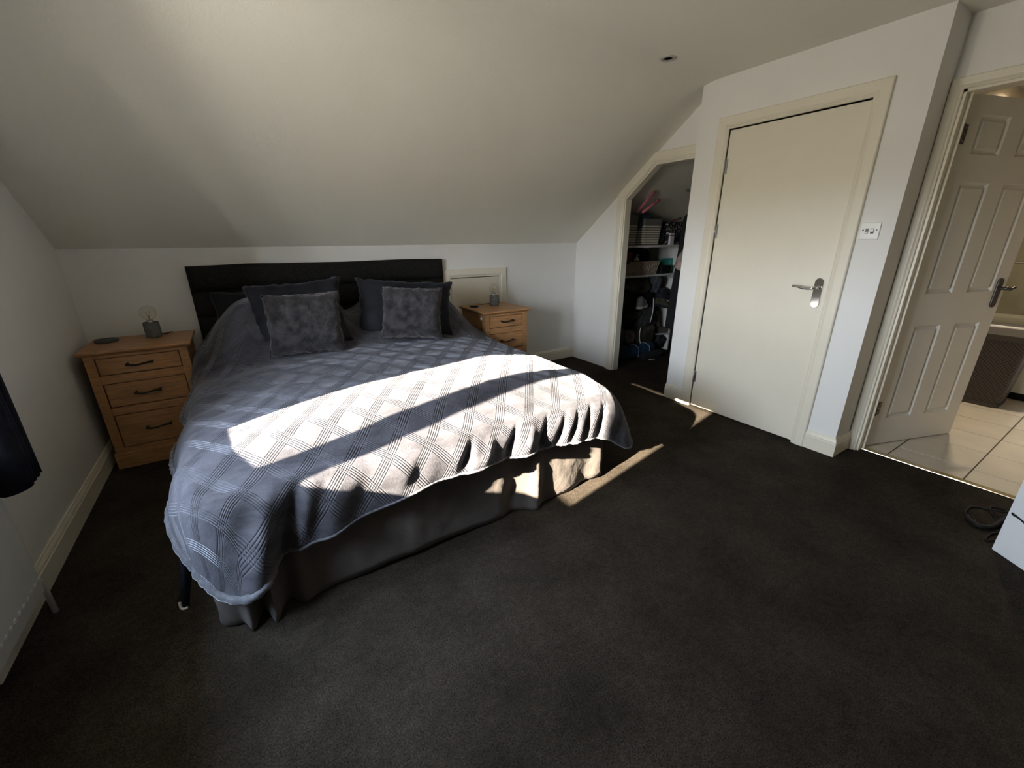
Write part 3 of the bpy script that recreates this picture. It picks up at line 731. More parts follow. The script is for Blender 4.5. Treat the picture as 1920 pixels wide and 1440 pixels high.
bm = bmesh.new(); lathe(bm, [(.014, .0), (.014, .03), (.011, .045)], 14); fin('valve', bm, M['dark_metal'], rad, smooth=True, loc=(-.01, ry0+.04, .055))
for y in (-.4, .3): box('bracket', (-.05, y, .1), (-.03, y+.04, .5), M['radiator'], rad)

# curtains and rod at the window
rod = tag(empty('curtain_rod', (.13, -2.2, 1.93)), 'dark curtain rod above the gable window', 'curtain rod')
bm = bmesh.new(); tube(bm, [(0, -.82, 0), (0, .72, 0)], .012, 12); fin('pole', bm, M['iron'], rod, smooth=True)
for y in (-.84, .74): bm = bmesh.new(); lathe(bm, [(.001, -.02), (.016, -.014), (.02, 0), (.016, .014), (.001, .02)], 14); fin('finial', bm, M['iron'], rod, smooth=True, loc=(0, y, 0))
for y in (-.78, .68): boxes('bracket', [((-.13, y-.006, -.012), (.0, y+.006, -.002))], M['iron'], rod)
def curtain(y0, y1, label, z0, seed):
    bm = bmesh.new(); n = 120; rows = 12; G = []
    for i in range(n+1):
        t = i/n; col = []
        for j in range(rows+1):
            v = j/rows; z = 1.95-(1.95-z0)*v
            x = .135+.045*math.sin(t*math.pi*2*3.6+.6+seed)*(.6+.4*v)+.008*nz((t*6, v*2, seed), 1, seed)
            y = y0+(y1-y0)*t+.012*math.cos(t*math.pi*2*7+seed)
            if j == rows: z += .015*math.sin(t*22)
            col.append(bm.verts.new((x, y, z)))
        G.append(col)
    for a, b in zip(G, G[1:]):
        for j in range(rows): bm.faces.new((a[j], b[j], b[j+1], a[j+1]))
    o = fin('curtain', bm, M['navy'], smooth=True); o.modifiers.new('t', 'SOLIDIFY').thickness = .006
    return tag(o, label, 'curtain')
curtain(-1.655, -1.757, 'dark navy curtain gathered on the bed side of the window', .545, 0)
curtain(-2.70, -2.92, 'dark navy curtain gathered on the far side of the window from the bed', .585, 2)

# strap by the bed
w = tag(empty('hanging_strap', (.50, -1.90, 0)), 'dark fabric strap with a pale tip by the foot corner of the bed', 'strap')
bm = bmesh.new(); G = []
for k in range(11):
    t = k/10; wd = .012+.006*math.sin(t*3); c = Vector((.012-.03*t+.006*math.sin(t*5), -.01*t, .22*(1-t)+.012))
    G.append([bm.verts.new(c+Vector(q)) for q in ((-wd, .0, 0), (0, -.007, 0), (wd, 0, 0), (0, .007, 0))])
for a, b in zip(G, G[1:]):
    for i in range(4): bm.faces.new((a[i], a[(i+1) % 4], b[(i+1) % 4], b[i]))
bm.faces.new(G[0]); bm.faces.new(G[-1][::-1]); fin('strap', bm, M['navy'], w, smooth=True)
bm = bmesh.new(); tube(bm, smoothpath([(-.036, -.012, .035), (-.037, -.014, .012), (-.03, -.016, .004), (-.018, -.016, .005)], 4), .0045, 8); fin('tip', bm, M['white_plastic'], w, smooth=True)

# white chest at the right
ang = math.atan2(-.819, -.574)
ch = tag(empty('chest_of_drawers', (3.448, -3.464, 0), ang), 'white chest standing askew by the bathroom doorway, cables beside it', 'chest')
box('carcass', (0, .002, 0), (.46, .50, .78), M['cabinet'], ch, bevel=.002)
box('top_board', (-.004, 0, .78), (.475, .51, .805), M['cabinet'], ch, bevel=.003)
for k in range(3):
    d = box('drawer', (.46, .02, .06+.235*k), (.476, .48, .285+.235*k), M['cabinet'], ch, bevel=.002)
    bm = bmesh.new(); lathe(bm, [(.008, 0), (.006, .012), (.015, .018), (.012, .028)], 16); fin('knob', bm, M['steel'], d, smooth=True, loc=(.476, .25, .17+.235*k), rot=(0, math.pi/2, 0))
# cables
def cable(name, pts, r, label, m=M['black_plastic']):
    bm = bmesh.new(); tube(bm, smoothpath(pts, 6), r, 6); return tag(fin(name, bm, m, smooth=True), label, 'cable')
z = .006
cable('power_cable', [(3.60, -3.385, z), (3.68, -3.362, z), (3.682, -3.335, z), (3.73, -3.328, z), (3.794, -3.335, z), (3.83, -3.38, z), (3.80, -3.45, .04), (3.72, -3.51, .12), (3.60, -3.515, .185), (3.49, -3.50, .20), (3.440, -3.478, .197), (3.428, -3.50, .192), (3.40, -3.54, .18), (3.36, -3.60, .17)], .005, 'thin black cable looping off the carpet onto the white chest')
cable('power_cable', [(3.646, -3.348, .013), (3.610, -3.372, .013), (3.598, -3.398, .013), (3.612, -3.418, .013), (3.642, -3.43, .013), (3.70, -3.44, .013), (3.80, -3.45, .013), (3.90, -3.47, .013)], .012, 'thick bundled black cable lying on the carpet beside the white chest')
cable('power_cable', [(3.90, -3.43, z), (3.88, -3.392, z), (3.84, -3.390, z), (3.79, -3.409, z), (3.748, -3.438, .018), (3.72, -3.46, .018), (3.65, -3.47, z), (3.58, -3.44, z), (3.50, -3.436, z), (3.53, -3.46, z)], .004, 'black cable loop crossing the bundled cable on the carpet')

# ------------------------------------------------------------------ bathroom
fb = struct(box('floor_bathroom', (XD+.06, -4.6, -.1), (7.2, -2.55, -.006), M['grout']), 'tiled bathroom floor')
me = None; g = .0035; TS = .344
for i in range(-2, 8):
    for j in range(-1, 5):
        x, y = 4.665+i*TS, -2.892-j*TS
        ax, bx_, ay, by_ = max(x+g, XD+.068), min(x+TS-g, 7.2), max(y-TS+g, -4.6), min(y-g, -2.56)
        if bx_-ax < .02 or by_-ay < .02: continue
        box('tile', (ax, ay, -.008), (bx_, by_, 0.0), M['tile'], fb)
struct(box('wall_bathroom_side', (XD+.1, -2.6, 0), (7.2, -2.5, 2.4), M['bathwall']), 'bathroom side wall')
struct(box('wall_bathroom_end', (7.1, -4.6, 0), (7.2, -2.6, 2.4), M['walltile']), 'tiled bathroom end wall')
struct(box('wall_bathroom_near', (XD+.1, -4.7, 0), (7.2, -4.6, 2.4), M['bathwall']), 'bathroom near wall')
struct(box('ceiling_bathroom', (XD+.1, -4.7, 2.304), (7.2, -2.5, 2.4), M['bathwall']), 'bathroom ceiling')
bt = tag(empty('bathtub', (6.63, -3.51, 0)), 'white bathtub with a flat rim behind the laundry basket', 'bathtub')
bm = bmesh.new(); rings = []
for hx, hy, zz in ((.43, .88, 0), (.43, .88, .55), (.455, .90, .555), (.455, .90, .59), (.45, .895, .595), (.38, .82, .595), (.36, .80, .57), (.28, .70, .2), (.2, .6, .17)):
    rings.append([bm.verts.new((sx*hx, sy*hy, zz)) for sx, sy in ((-1, -1), (1, -1), (1, 1), (-1, 1))])
for a, b in zip(rings, rings[1:]):
    for k in range(4): bm.faces.new((a[k], a[(k+1) % 4], b[(k+1) % 4], b[k]))
bm.faces.new(rings[0]); bm.faces.new(rings[-1][::-1]); fin('tub', bm, M['enamel'], bt, bevel=.006)
box('side_panel', (-.445, -.86, .06), (-.43, .86, .54), M['enamel'], bt, bevel=.004)
box('kick_strip', (-.436, -.86, 0), (-.43, .86, .058), M['black_plastic'], bt)
ss = tag(empty('shower_screen', (6.20, -3.2, .59)), 'tinted glass shower screen with chrome rail on the bath rim', 'screen')
box('glass', (0, -.55, .01), (.006, .58, 1.45), M['screen'], ss)
box('channel', (-.006, -.55, .006), (.012, .58, .022), M['chrome'], ss)
bm = bmesh.new(); tube(bm, [(-.035, -.5, .515), (-.035, .41, .515)], .010, 12); fin('rail', bm, M['chrome'], ss, smooth=True)
for y in (-.45, .28): bm = bmesh.new(); tube(bm, [(0, y, .515), (-.035, y, .515)], .007, 8); fin('rail_bracket', bm, M['chrome'], ss, smooth=True)
# laundry basket with perforated sides
def basket_mat():
    m = mat('perforated_plastic', (.045, .040, .042), .5); t = NT(m); b = t.n['Principled BSDF']
    tc = t.new('ShaderNodeUVMap'); tc.uv_map = 'wrap'
    mp = t.new('ShaderNodeMapping'); mp.inputs['Rotation'].default_value = (0, 0, math.pi/4); mp.inputs['Scale'].default_value = (62, 62, 62)
    t.l.new(tc.outputs[0], mp.inputs[0])
    vo = t.new('ShaderNodeTexVoronoi'); vo.inputs['Scale'].default_value = 1; vo.inputs['Randomness'].default_value = 0; t.l.new(mp.outputs[0], vo.inputs['Vector'])
    rp = t.new('ShaderNodeValToRGB'); t.l.new(vo.outputs['Distance'], rp.inputs[0]); rp.color_ramp.elements[0].position = .30; rp.color_ramp.elements[1].position = .36
    rp.color_ramp.elements[0].color = (.012, .011, .012, 1); rp.color_ramp.elements[1].color = (.075, .066, .066, 1)
    t.l.new(rp.outputs[0], b.inputs['Base Color'])
    bp = t.new('ShaderNodeBump'); bp.inputs['Distance'].default_value = .004; t.l.new(rp.outputs[0], bp.inputs['Height']); t.l.new(bp.outputs[0], b.inputs['Normal']); return m
M['perf'] = basket_mat(); M['dplas'] = mat('dark_plastic', (.06, .055, .055), .45)
lb = tag(empty('laundry_basket', (5.93, -2.93, 0)), 'dark perforated plastic laundry basket in the bathroom', 'basket')
bm = bmesh.new(); uvl = bm.loops.layers.uv.new('wrap')
def rr(hx, hy, rc, n=8):
    out = []
    for cx_, cy_, a0 in ((hx-rc, hy-rc, 0), (-hx+rc, hy-rc, .5), (-hx+rc, -hy+rc, 1), (hx-rc, -hy+rc, 1.5)):
        for k in range(n+1): a = math.pi*(a0+.5*k/n); out.append((cx_+rc*math.cos(a), cy_+rc*math.sin(a)))
    return out
rings = []
for k in range(9):
    zz = .02+.535*k/8; s_ = .155+.045*(zz/.6); rings.append([(bm.verts.new((x, y, zz)), i, zz) for i, (x, y) in enumerate(rr(s_, s_, .06))])
n = len(rings[0])
for a, b in zip(rings, rings[1:]):
    for i in range(n):
        f = bm.faces.new((a[i][0], a[(i+1) % n][0], b[(i+1) % n][0], b[i][0]))
        q0, q1 = a[i][0].co, a[(i+1) % n][0].co
        for l in f.loops:
            c = l.vert.co; l[uvl].uv = ((c.x if abs(c.y) > abs(c.x) else c.y), c.z)
fin('body', bm, M['perf'], lb, smooth=True)
bm = bmesh.new()
for s_, z0, z1 in ((.158, 0, .03), (.202, .54, .585)):
    bm = bmesh.new(); A = [bm.verts.new((x, y, z0)) for x, y in rr(s_, s_, .06)]; B = [bm.verts.new((x, y, z1)) for x, y in rr(s_+.003, s_+.003, .06)]
    for i in range(n): bm.faces.new((A[i], A[(i+1) % n], B[(i+1) % n], B[i]))
    bm.faces.new(A[::-1]); bm.faces.new(B); fin('foot' if z0 == 0 else 'lid', bm, M['dplas'], lb)
lp = tag(empty('bathroom_downlight', (5.50, -2.86, 2.304)), 'lit warm downlight in the bathroom ceiling', 'downlight')
bm = bmesh.new(); lathe(bm, [(.06, 0), (.06, -.005), (.045, -.008), (.042, -.002)], 32, cap=False); fin('bezel', bm, M['chrome'], lp, smooth=True)
bm = bmesh.new(); lathe(bm, [(.042, -.003), (.002, -.003)], 32); fin('lamp_face', bm, M['lampglow'], lp)
l = bpy.data.lights.new('bathroom_lamp_offscreen', 'SPOT'); l.energy = 45; l.color = (1, .84, .64); l.spot_size = R(150); l.spot_blend = .5; l.shadow_soft_size = .04
o = bpy.data.objects.new('bathroom_lamp_offscreen', l); C.objects.link(o); o.parent = lp; o.location = (0, 0, -.02)

# ------------------------------------------------------------------ closet
XS0, XS1, YS, YSB = 4.12, 5.165, -.425, -.012
su = tag(empty('shelf_unit', (4.68, -.22, 0)), 'white open shelves crammed with clothes and boxes inside the closet', 'shelves')
q = Vector((4.68, -.22, 0))
def ps(o): o.location = -q; return o
ps(box('shelf', (XS0, -.535, 1.208), (XS1+.02, YSB, 1.230), M['shelf'], su, bevel=.001))
ps(box('shelf', (XS0, YS, .898), (XS1-.022, YSB, .918), M['shelf'], su, bevel=.001))
ps(box('end_panel', (XS1-.02, YS, 0), (XS1, YSB, 1.208), M['shelf'], su, bevel=.001))
ps(box('back_panel', (XS0, YSB, 0), (XS1-.02, YSB+.008, 1.208), M['shelf'], su))
ps(box('end_panel', (XS0-.02, YS, 0), (XS0, YSB, 1.208), M['shelf'], su, bevel=.001))
# wire hooks under the shelf
for k in range(4):
    bm = bmesh.new(); x = 4.92+.055*k
    tube(bm, smoothpath([(x, YS+.03, .905), (x, YS+.03, .880), (x+.008, YS+.025, .868), (x+.022, YS+.02, .870), (x+.026, YS+.02, .884)], 4), .0022, 6)
    o = ps(fin('hook', bm, M['dark_metal'], su, smooth=True))
ST = 1.230; SM = .918
def stripe_mat():
    m = mat('striped_weave', (.4, .4, .35), .9); t = NT(m); b = t.n['Principled BSDF']
    tc = t.new('ShaderNodeTexCoord'); sx = t.new('ShaderNodeSeparateXYZ'); t.l.new(tc.outputs['Object'], sx.inputs[0])
    a = t.math('FRACT', t.math('MULTIPLY', sx.outputs[2], 1/.0235)); s_ = t.math('GREATER_THAN', a, .46)
    topb = t.math('LESS_THAN', sx.outputs[2], .188); s_ = t.math('MULTIPLY', s_, topb)
    mx = t.new('ShaderNodeMix', data_type='RGBA'); t.l.new(s_, mx.inputs[0])
    mx.inputs[6].default_value = (.15, .145, .125, 1); mx.inputs[7].default_value = (.62, .60, .50, 1); t.l.new(mx.outputs[2], b.inputs['Base Color'])
    return m
M['stripe'] = stripe_mat()
def storage_basket(x0, x1, h, yaw, label):
    w_ = (x1-x0)/2; t = tag(empty('storage_basket', ((x0+x1)/2, -.435, ST), yaw), label, 'storage basket', 'striped storage baskets')
    bm = bmesh.new(); rings = []
    for k in range(10):
        zz = h*k/9; s_ = .86+.14*(k/9); rings.append([bm.verts.new((x*s_, y*s_, zz+(.006*math.sin(i*.9) if k == 9 else 0))) for i, (x, y) in enumerate(rr(w_, .085, .04))])
    for k, d in ((9, .008), (2, .01)):
        zz = h*k/9; s_ = .86+.14*(k/9)-.05; rings.append([bm.verts.new((x*s_, y*s_, zz)) for x, y in rr(w_, .085, .04)])
    n = len(rings[0])
    for a, b in zip(rings, rings[1:]):
        for i in range(n): bm.faces.new((a[i], a[(i+1) % n], b[(i+1) % n], b[i]))
    bm.faces.new(rings[0]); bm.faces.new(rings[-1]); fin('body', bm, M['stripe'], t, smooth=True)
    bm = bmesh.new(); tube(bm, smoothpath([(w_*.99, -.04, h-.04), (w_*1.02+.006, -.03, h), (w_*1.02+.006, .03, h), (w_*.99, .04, h-.04)], 5), .006, 8); fin('handle', bm, M['concrete'], t, smooth=True)
storage_basket(4.170, 4.353, .290, 0, 'beige striped fabric storage basket at the frame end of the top shelf')
storage_basket(4.412, 4.716, .256, 0, 'beige striped fabric storage basket beside the dark fabric gap on the top shelf')
def lump(name, c, sz, m, seed, label, cat='garment', amp=.30, rot=(0, 0, 0), sc=3.0, group=None, parts=None, flat_bottom=True):
    bm = bmesh.new(); bmesh.ops.create_icosphere(bm, subdivisions=4, radius=1)
    for v in bm.verts:
        p = v.co.copy(); d = 1+amp*nz(p, sc*.55, seed)+amp*.55*abs(nz(p, sc*1.2, seed+1))*1.4-amp*.3*abs(nz(Vector((p.x*2.2, p.y, p.z)), sc*1.6, seed+2))
        q_ = Vector([math.copysign(abs(c_)**.75, c_) for c_ in p])*d
        if flat_bottom: q_.z = max(q_.z, -.82)
        v.co = Vector((q_.x*sz[0]/2, q_.y*sz[1]/2, q_.z*sz[2]/2))
    o = fin(name, bm, m, smooth=True); o.location = c; o.rotation_euler = rot
    return tag(o, label, cat, group)
denim = cloth('faded_denim', (0.03, 0.06, 0.085)); darkc = cloth('dark_cloth', (.012, .012, .014)); pink = mat('pink_wrap', (.55, .16, .20), .6, var=.35, vscale=40)
lump('folded_jeans', (4.475, -.46, 1.46), (.17, .09, .17), denim, 3, 'faded blue jeans sticking up out of the wider striped basket', amp=.15)
for k, (a, b) in enumerate((((4.265, -.55, 1.542), (4.352, -.665, 1.718)), ((4.31, -.57, 1.536), (4.478, -.63, 1.655)))):
    a, b = Vector(a), Vector(b); t = tag(empty('wrapping_roll', a), ['pink wrapping roll pointing steeply up over the striped baskets', 'pink wrapping roll lying lower across the striped baskets'][k], 'roll')
    bm = bmesh.new(); tube(bm, [Vector((0, 0, 0)), (b-a)*.5, (b-a)], .014, 14); fin('paper', bm, pink, t, smooth=True)
    bm = bmesh.new(); d_ = (b-a).normalized(); tube(bm, [(b-a), (b-a)+d_*.003], .009, 12); fin('core', bm, darkc, t)
lump('dark_bag', (4.765, -.42, 1.315), (.10, .13, .17), darkc, 5, 'black fabric bag stuffed between striped basket and speckled box', 'bag')
def speck_mat():
    m = mat('speckled_black', (.01, .01, .011), .6); t = NT(m); b = t.n['Principled BSDF']; tc = t.new('ShaderNodeTexCoord')
    vo = t.new('ShaderNodeTexVoronoi'); vo.inputs['Scale'].default_value = 42; t.l.new(tc.outputs['Object'], vo.inputs['Vector'])
    rp = t.new('ShaderNodeValToRGB'); rp.color_ramp.interpolation = 'CONSTANT'; t.l.new(vo.outputs['Distance'], rp.inputs[0])
    rp.color_ramp.elements[0].color = (.62, .60, .58, 1); rp.color_ramp.elements[1].position = .30; rp.color_ramp.elements[1].color = (.008, .008, .01, 1)
    t.l.new(rp.outputs[0], b.inputs['Base Color']); return m
sb = tag(empty('gift_box', (4.965, -.375, ST)), 'black box speckled with white flecks on the top shelf', 'box')
sp = speck_mat(); box('body', (-.145, -.13, 0), (.145, .06, .195), sp, sb, bevel=.003); box('lid', (-.15, -.135, .175), (.15, .065, .232), sp, sb, bevel=.003)
bx = tag(empty('small_carton', (4.862, -.505, ST), R(2)), 'slim white carton standing upright before the speckled box', 'box')
box('carton', (-.032, -.028, 0), (.032, -.004, .118), mat('white_card', (.78, .74, .80), .5), bx, bevel=.001); box('print_band', (-.0325, -.0286, .092), (.0325, -.0036, .098), M['iron'], bx)
bm = bmesh.new(); tube(bm, [(4.90, -.47, 1.472), (5.08, -.45, 1.505)], [.006, .009], 8); tag(fin('red_stick', bm, mat('red_lacquer', (.20, .03, .03), .4), smooth=True), 'dark red stick lying across the speckled box', 'stick')
# middle shelf
wick = mat('wicker', (.33, .27, .20), .8, var=.4, vscale=70, bump=.003, bscale=90)
wb = tag(empty('wicker_basket', (4.63, -.28, SM)), 'beige wicker basket full of odds and ends on the lower shelf', 'basket')
bm = bmesh.new(); rings = []
for k in range(8):
    zz = .135*k/7; s_ = .86+.14*k/7; rings.append([bm.verts.new((x*s_*(1+.012*(-1)**(i+k)), y*s_, zz)) for i, (x, y) in enumerate(rr(.24, .14, .04, 6))])
n = len(rings[0])
rings.append([bm.verts.new((v.co.x*.93, v.co.y*.93, .13)) for v in rings[7]]); rings.append([bm.verts.new((v.co.x*.9, v.co.y*.9, .02)) for v in rings[7]])
for a, b in zip(rings, rings[1:]):
    for i in range(n): bm.faces.new((a[i], a[(i+1) % n], b[(i+1) % n], b[i]))
bm.faces.new(rings[0]); bm.faces.new(rings[-1]); fin('body', bm, wick, wb)
for k in range(15):
    bm = bmesh.new(); x = -.20+.4*k/14; tube(bm, [(x*.88, -.125, .004), (x, -.143, .135)], .006, 6); fin('stake', bm, wick, wb, smooth=True)
bm = bmesh.new(); pts = [Vector((x, y, .137)) for x, y in rr(.242, .142, .04, 6)]; tube(bm, pts+[pts[0]], .008, 8); fin('rim', bm, wick, wb, smooth=True)
box('carton', (4.300, -.40, SM), (4.388, -.22, SM+.122), mat('brown_card', (.30, .24, .18), .8, var=.1), bevel=.001); tag(bpy.data.objects['carton.001'] if 'carton.001' in bpy.data.objects else bpy.data.objects['carton'], 'small brown carton at the end of the lower shelf next to the wicker basket', 'box')
lump('orange_scarf', (4.385, -.31, SM+.185), (.17, .16, .14), cloth('rust_cloth', (0.16, 0.026, 0.014)), 8, 'rust orange cloth heaped over the lower shelf beside the wicker basket', 'cloth')
pb = tag(empty('pump_bottle', (4.568, -.33, SM+.02)), 'white pump bottle standing in the wicker basket', 'bottle')
bm = bmesh.new(); lathe(bm, [(.03, 0), (.032, .01), (.032, .135), (.02, .152), (.012, .156)], 20); fin('body', bm, M['white_plastic'], pb, smooth=True)
bm = bmesh.new(); tube(bm, [(0, 0, .155), (0, 0, .185), (.0, -.004, .19), (.012, -.022, .188)], .006, 8); lathe(bm, [(.013, .155), (.013, .168)], 16); fin('pump', bm, M['white_plastic'], pb, smooth=True)
bm = bmesh.new(); lathe(bm, [(.0325, .095), (.0325, .135)], 20, cap=False); fin('label_band', bm, mat('dull_red_label', (.30, .12, .10), .5), pb, smooth=True)
gb = box('grey_folder', (-.13, -.012, -.05), (.13, .012, .05), cloth('grey_felt', (.12, .125, .13)), bevel=.003); gb.location = (4.56, -.20, SM+.18); gb.rotation_euler = (R(10), R(35), 0); tag(gb, 'grey folder slanting out behind the pump bottle', 'folder')
lump('black_handbag', (4.78, -.15, SM+.165), (.26, .2, .22), darkc, 12, 'black handbag at the back of the lower shelf above the basket', 'bag')
gb = box('shoe_box', (4.70, -.14, SM), (4.92, -.03, SM+.13), mat('grey_card', (.25, .235, .22), .8), bevel=.002); tag(gb, 'low grey card box behind the wicker basket', 'box')
tb = tag(empty('picture_frame', (5.04, -.365, SM), 0), 'teal photo frame standing at the end of the lower shelf', 'frame'); teal = mat('teal_paint', (.02, .30, .25), .5, var=.1)
boxes('surround', [((-.10, 0, 0), (.10, .02, .025)), ((-.10, 0, .13), (.10, .02, .162)), ((.055, 0, .025), (.10, .02, .13)), ((-.10, 0, .025), (-.065, .02, .13))], teal, tb)
box('backing', (-.065, .01, .025), (.055, .018, .13), teal, tb)
bb = box('black_case', (4.885, -.425, SM), (5.045, -.368, SM+.09), M['black_plastic'], bevel=.006); tag(bb, 'black case lying before the teal frame', 'case')
lump('pink_pouch', (4.95, -.412, SM+.008), (.08, .02, .016), mat('pale_pink', (.55, .30, .28), .6, var=.1), 2, 'tiny pale pink pouch at the shelf edge below the black case', 'pouch')
# lower heap
gr = cloth('grey_cloth', (0.06, 0.06, 0.06)); bl = cloth('blue_grey_cloth', (0.065, 0.072, 0.088)); kh = cloth('khaki_cloth', (0.062, 0.052, 0.038)); nv = cloth('navy_cloth', (.014, .016, .026)); bn = cloth('beige_wool', (0.055, 0.049, 0.043))
lump('folded_jumper', (4.62, -.23, .79), (.42, .30, .20), bn, 21, 'beige grey jumper slumped just under the lower shelf', amp=.4)
lump('hanging_scarf', (4.90, -.34, .80), (.13, .12, .22), bl, 22, 'pale blue grey scarf bunched under the shelf hooks', 'scarf', amp=.4)
for k, (x, zz) in enumerate(((5.02, .715), (5.03, .655))): lump('mitten', (x, -.36, zz), (.19, .11, .075), nv, 30+k, ['upper navy mitten poking out beside the white end panel', 'lower navy mitten poking out beside the white end panel'][k], 'mitten', amp=.2, rot=(0, R(12), 0))
lump('dark_coat_heap', (4.60, -.20, .60), (.62, .32, .50), darkc, 24, 'heap of black clothes in the middle of the shelves', amp=.35, flat_bottom=False)
def sneaker(c, yaw, cu, cs, label, L=.27, W=.10, Hh=.13, tilt=0):
    t = tag(empty('shoe', c), label, 'shoe'); t.rotation_euler = (0, tilt, yaw)
    def outline(k, s_):
        a = 2*math.pi*k/28; x = math.cos(a)*L/2; w_ = W/2*(1+.12*math.cos(a))*(.85 if abs(x) < L*.15 else 1); return (x*s_, math.sin(a)*w_*s_)
    bm = bmesh.new(); A = [bm.verts.new((*outline(k, 1), 0)) for k in range(28)]; B = [bm.verts.new((*outline(k, 1.02), .026)) for k in range(28)]
    for i in range(28): bm.faces.new((A[i], A[(i+1) % 28], B[(i+1) % 28], B[i]))
    bm.faces.new(A); bm.faces.new(B[::-1]); fin('sole', bm, cs, t, smooth=False)
    bm = bmesh.new(); rings = []
    for j in range(9):
        v = j/8; ring = []
        for k in range(28):
            x, y = outline(k, 1); u = (x/L+.5)  # 1 at the toe
            top = Hh*(1-.62*sm(.25, .95, u)); s_ = 1-.35*v**2
            ring.append(bm.verts.new((x*(1-.18*v*v)-(.02*v if u > .5 else 0), y*s_, .024+(top-.024)*math.sin(v*math.pi/2)+.004*nz((x, y, v), 20, 1))))
        rings.append(ring)
    for a, b in zip(rings, rings[1:]):
        for i in range(28): bm.faces.new((a[i], a[(i+1) % 28], b[(i+1) % 28], b[i]))
    bm.faces.new(rings[-1]); bm.faces.new(rings[0]); fin('upper', bm, cu, t, smooth=True)
    for k in range(4):
        bm = bmesh.new(); x = .06-.03*k; zz = Hh*(.62+.11*k); tube(bm, smoothpath([(x, -W*.3, zz-.01), (x, 0, zz+.006), (x, W*.3, zz-.01)], 4), .004, 6); fin('lace', bm, M['white_plastic'], t, smooth=True)
    return t
wht = mat('white_leather', (.30, .30, .31), .6, var=.12, vscale=15)
sneaker((4.65, -.385, .555), R(20), wht, M['white_plastic'], 'white trainer with white sole perched on the clothes heap', Hh=.125)
sneaker((5.03, -.37, .525), R(-25), cloth('olive_suede', (.06, .055, .035)), darkc, 'olive suede shoe lying below the navy mittens', L=.22, Hh=.13, tilt=R(12))
bm = bmesh.new(); tube(bm, smoothpath([(4.775, -.445, .66), (4.778, -.45, .55), (4.765, -.452, .45), (4.75, -.45, .38)], 6), .004, 6); tag(fin('loose_lace', bm, M['white_plastic'], smooth=True), 'pale loose lace dangling from the white trainer', 'lace')
lump('grey_hoodie', (4.74, -.31, .40), (.36, .22, .27), gr, 26, 'grey hoodie crumpled below the white trainer', amp=.4)
lump('knitted_hat', (4.55, -.36, .47), (.18, .16, .12), cloth('charcoal_cloth', (.04, .04, .04)), 33, 'charcoal knitted cap left of the grey hoodie', 'hat')
t = tag(empty('ankle_boot', (5.04, -.36, .215), R(-20)), 'khaki ankle boot with pale sole by the white end panel', 'boot')
bm = bmesh.new(); tube(bm, smoothpath([(-.09, 0, .26), (-.06, 0, .16), (-.03, 0, .07), (.03, 0, .035), (.10, 0, .028)], 5), [.045-.0006*i for i in range(21)], 14); fin('shaft', bm, kh, t, smooth=True)
boxes('sole', [((-.07, -.04, -.02), (.135, .04, 0.0))], wht, t, bevel=.008)
lump('rucksack', (4.76, -.33, .215), (.40, .20, .26), kh, 27, 'brown canvas rucksack resting on the blue holdall', 'bag', amp=.25)
bm = bmesh.new(); tube(bm, smoothpath([(4.61, -.445, .34), (4.585, -.455, .30), (4.588, -.458, .22), (4.61, -.46, .16)], 6), .006, 6); tag(fin('white_cord', bm, M['white_plastic'], smooth=True), 'white drawcord hanging from the brown rucksack', 'cord')
lump('patterned_slipper', (4.49, -.40, .235), (.10, .10, .16), mat('speckled_knit', (.16, .13, .14), .9, var=.7, vscale=60), 29, 'speckled pinkish slipper standing on the blue holdall', 'slipper')
hd = tag(empty('holdall', (4.59, -.37, 0)), 'blue holdall bag on the closet floor', 'bag'); blue = cloth('blue_nylon', (0.008, 0.038, 0.085))
bm = bmesh.new(); bmesh.ops.create_icosphere(bm, subdivisions=4, radius=1)
for v in bm.verts:
    p_ = v.co.copy(); s_ = Vector([math.copysign(abs(c_)**.6, c_) for c_ in p_])*(1+.10*nz(p_, 2, 3)); v.co = Vector((s_.x*.29, s_.y*.13, max(.0, .075+s_.z*.085)))
fin('body', bm, blue, hd, smooth=True)
for x in (-.06, .12): bm = bmesh.new(); tube(bm, smoothpath([(x, -.138, .02), (x+.01, -.135, .11), (x-.02, -.10, .155), (x-.06, -.06, .16)], 5), .004, 6); fin('strap', bm, mat('pale_webbing', (.25, .3, .36), .8), hd, smooth=True)
lump('black_pouch', (4.70, -.56, .035), (.36, .12, .07), darkc, 40, 'flat black bag lying on the closet floor in front of the blue holdall', 'bag')
tg = box('paper_tag', (4.60, -.63, .001), (4.68, -.60, .004), M['shelf']); tag(tg, 'small pale paper tag on the closet carpet', 'tag')
lump('dark_trousers', (5.06, -.30, .10), (.16, .22, .20), darkc, 42, 'dark trousers bunched at the foot of the white end panel')
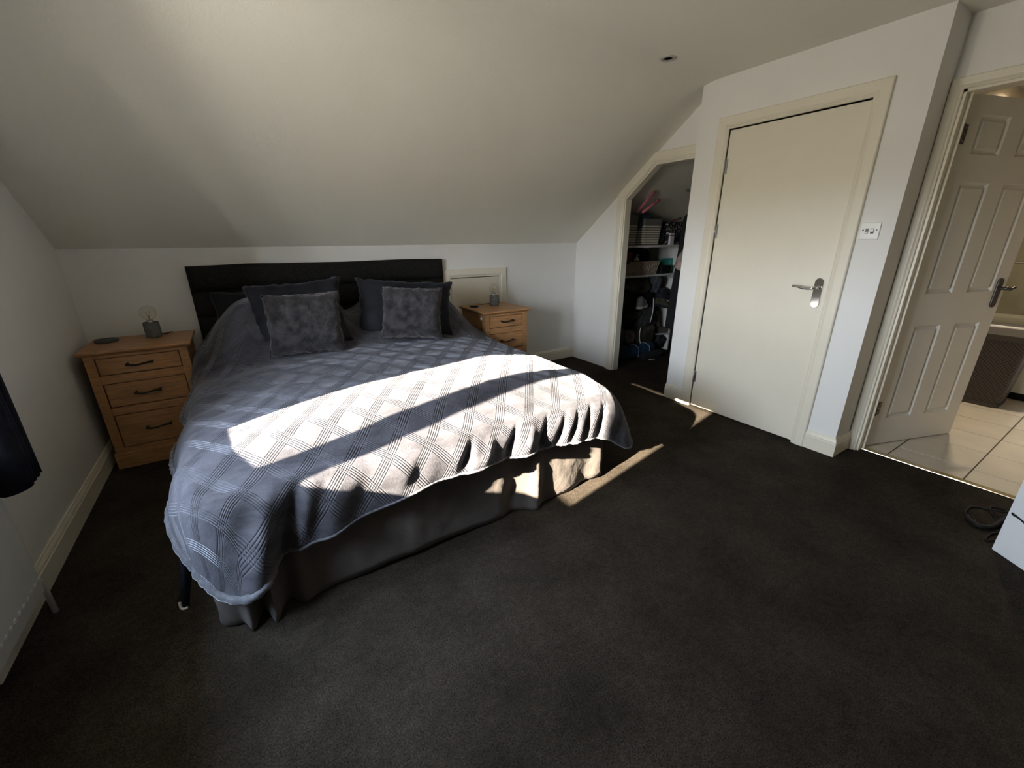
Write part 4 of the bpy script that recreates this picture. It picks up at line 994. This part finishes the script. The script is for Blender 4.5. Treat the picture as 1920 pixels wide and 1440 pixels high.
# hanging coats and rail
rl = tag(empty('clothes_rail', (4.95, -.87, 1.72)), 'steel clothes rail in the closet', 'rail')
bm = bmesh.new(); tube(bm, [(-.40, 0, 0), (.65, 0, 0)], .012, 12); fin('bar', bm, M['steel'], rl, smooth=True)
box('bracket', (.63, -.03, -.03), (.65, .03, .03), M['steel'], rl); box('bracket', (.1, -.008, 0), (.12, .008, .19), M['steel'], rl)
def coat(x, y, top, L, w_, m, seed, label, yaw):
    t = tag(empty('hanging_coat', (x, y, 0), yaw), label, 'coat')
    bm = bmesh.new(); rings = []; n = 40
    for j in range(22):
        v = j/21; zz = top-.02-L*v
        hw_ = w_*(.30+.70*sm(0, .12, v))*(1+.18*v); dp_ = .05+.05*sm(0, .3, v)
        ring = []
        for k in range(n):
            a = 6.28318*k/n; f = 1+.10*sm(.2, .9, v)*math.sin(k*6.28318/n*7+seed)+.05*nz((math.cos(a), math.sin(a), v*3), 2, seed)
            ring.append(bm.verts.new((math.cos(a)*dp_*f, math.sin(a)*hw_*f, zz+.02*nz((a, 0, 0), 1.5, seed)*v)))
        rings.append(ring)
    for a, b in zip(rings, rings[1:]):
        for k in range(n): bm.faces.new((a[k], a[(k+1) % n], b[(k+1) % n], b[k]))
    bm.faces.new(rings[0]); bm.faces.new(rings[-1][::-1]); fin('body', bm, m, t, smooth=True)
    bm = bmesh.new(); tube(bm, smoothpath([(0, 0, top-.03), (0, 0, top+.03), (0, .015, top+.06), (0, 0, top+.075), (0, -.015, top+.06)], 5), .003, 6); fin('hanger_hook', bm, M['steel'], t, smooth=True)
    return t
coat(4.86, -.87, 1.655, 1.30, .21, darkc, 1, 'long black coat hanging at the front of the closet rail', R(4))
coat(5.06, -.87, 1.655, 1.45, .22, nv, 4, 'long navy coat hanging behind the black coat', R(-4))
lump('pink_scarf', (4.778, -.755, 1.07), (.05, .13, .22), cloth('dusty_pink', (.38, .28, .25)), 6, 'dusty pink scarf end hanging over the black coat', 'scarf', rot=(R(18), 0, 0))

# ------------------------------------------------------------------ sets of like things
GROUPS = {'bedside_cabinet': 'oak bedside cabinets', 'bulb_lamp': 'concrete bulb lamps on the bedside cabinets', 'velvet_pillow': 'dark velvet pillows on the bed', 'plush_cushion': 'charcoal plush cushions on the bed',
          'curtain': 'navy curtains at the gable window', 'power_cable': 'black cables beside the white chest', 'mitten': 'navy mittens in the closet', 'wrapping_roll': 'pink wrapping rolls on the top shelf', 'hanging_coat': 'coats on the closet rail', 'shoe': 'shoes in the closet'}
for o in bpy.data.objects:
    if o.parent is None and 'category' in o:
        g_ = GROUPS.get(o.name.split('.')[0])
        if g_: o['group'] = g_
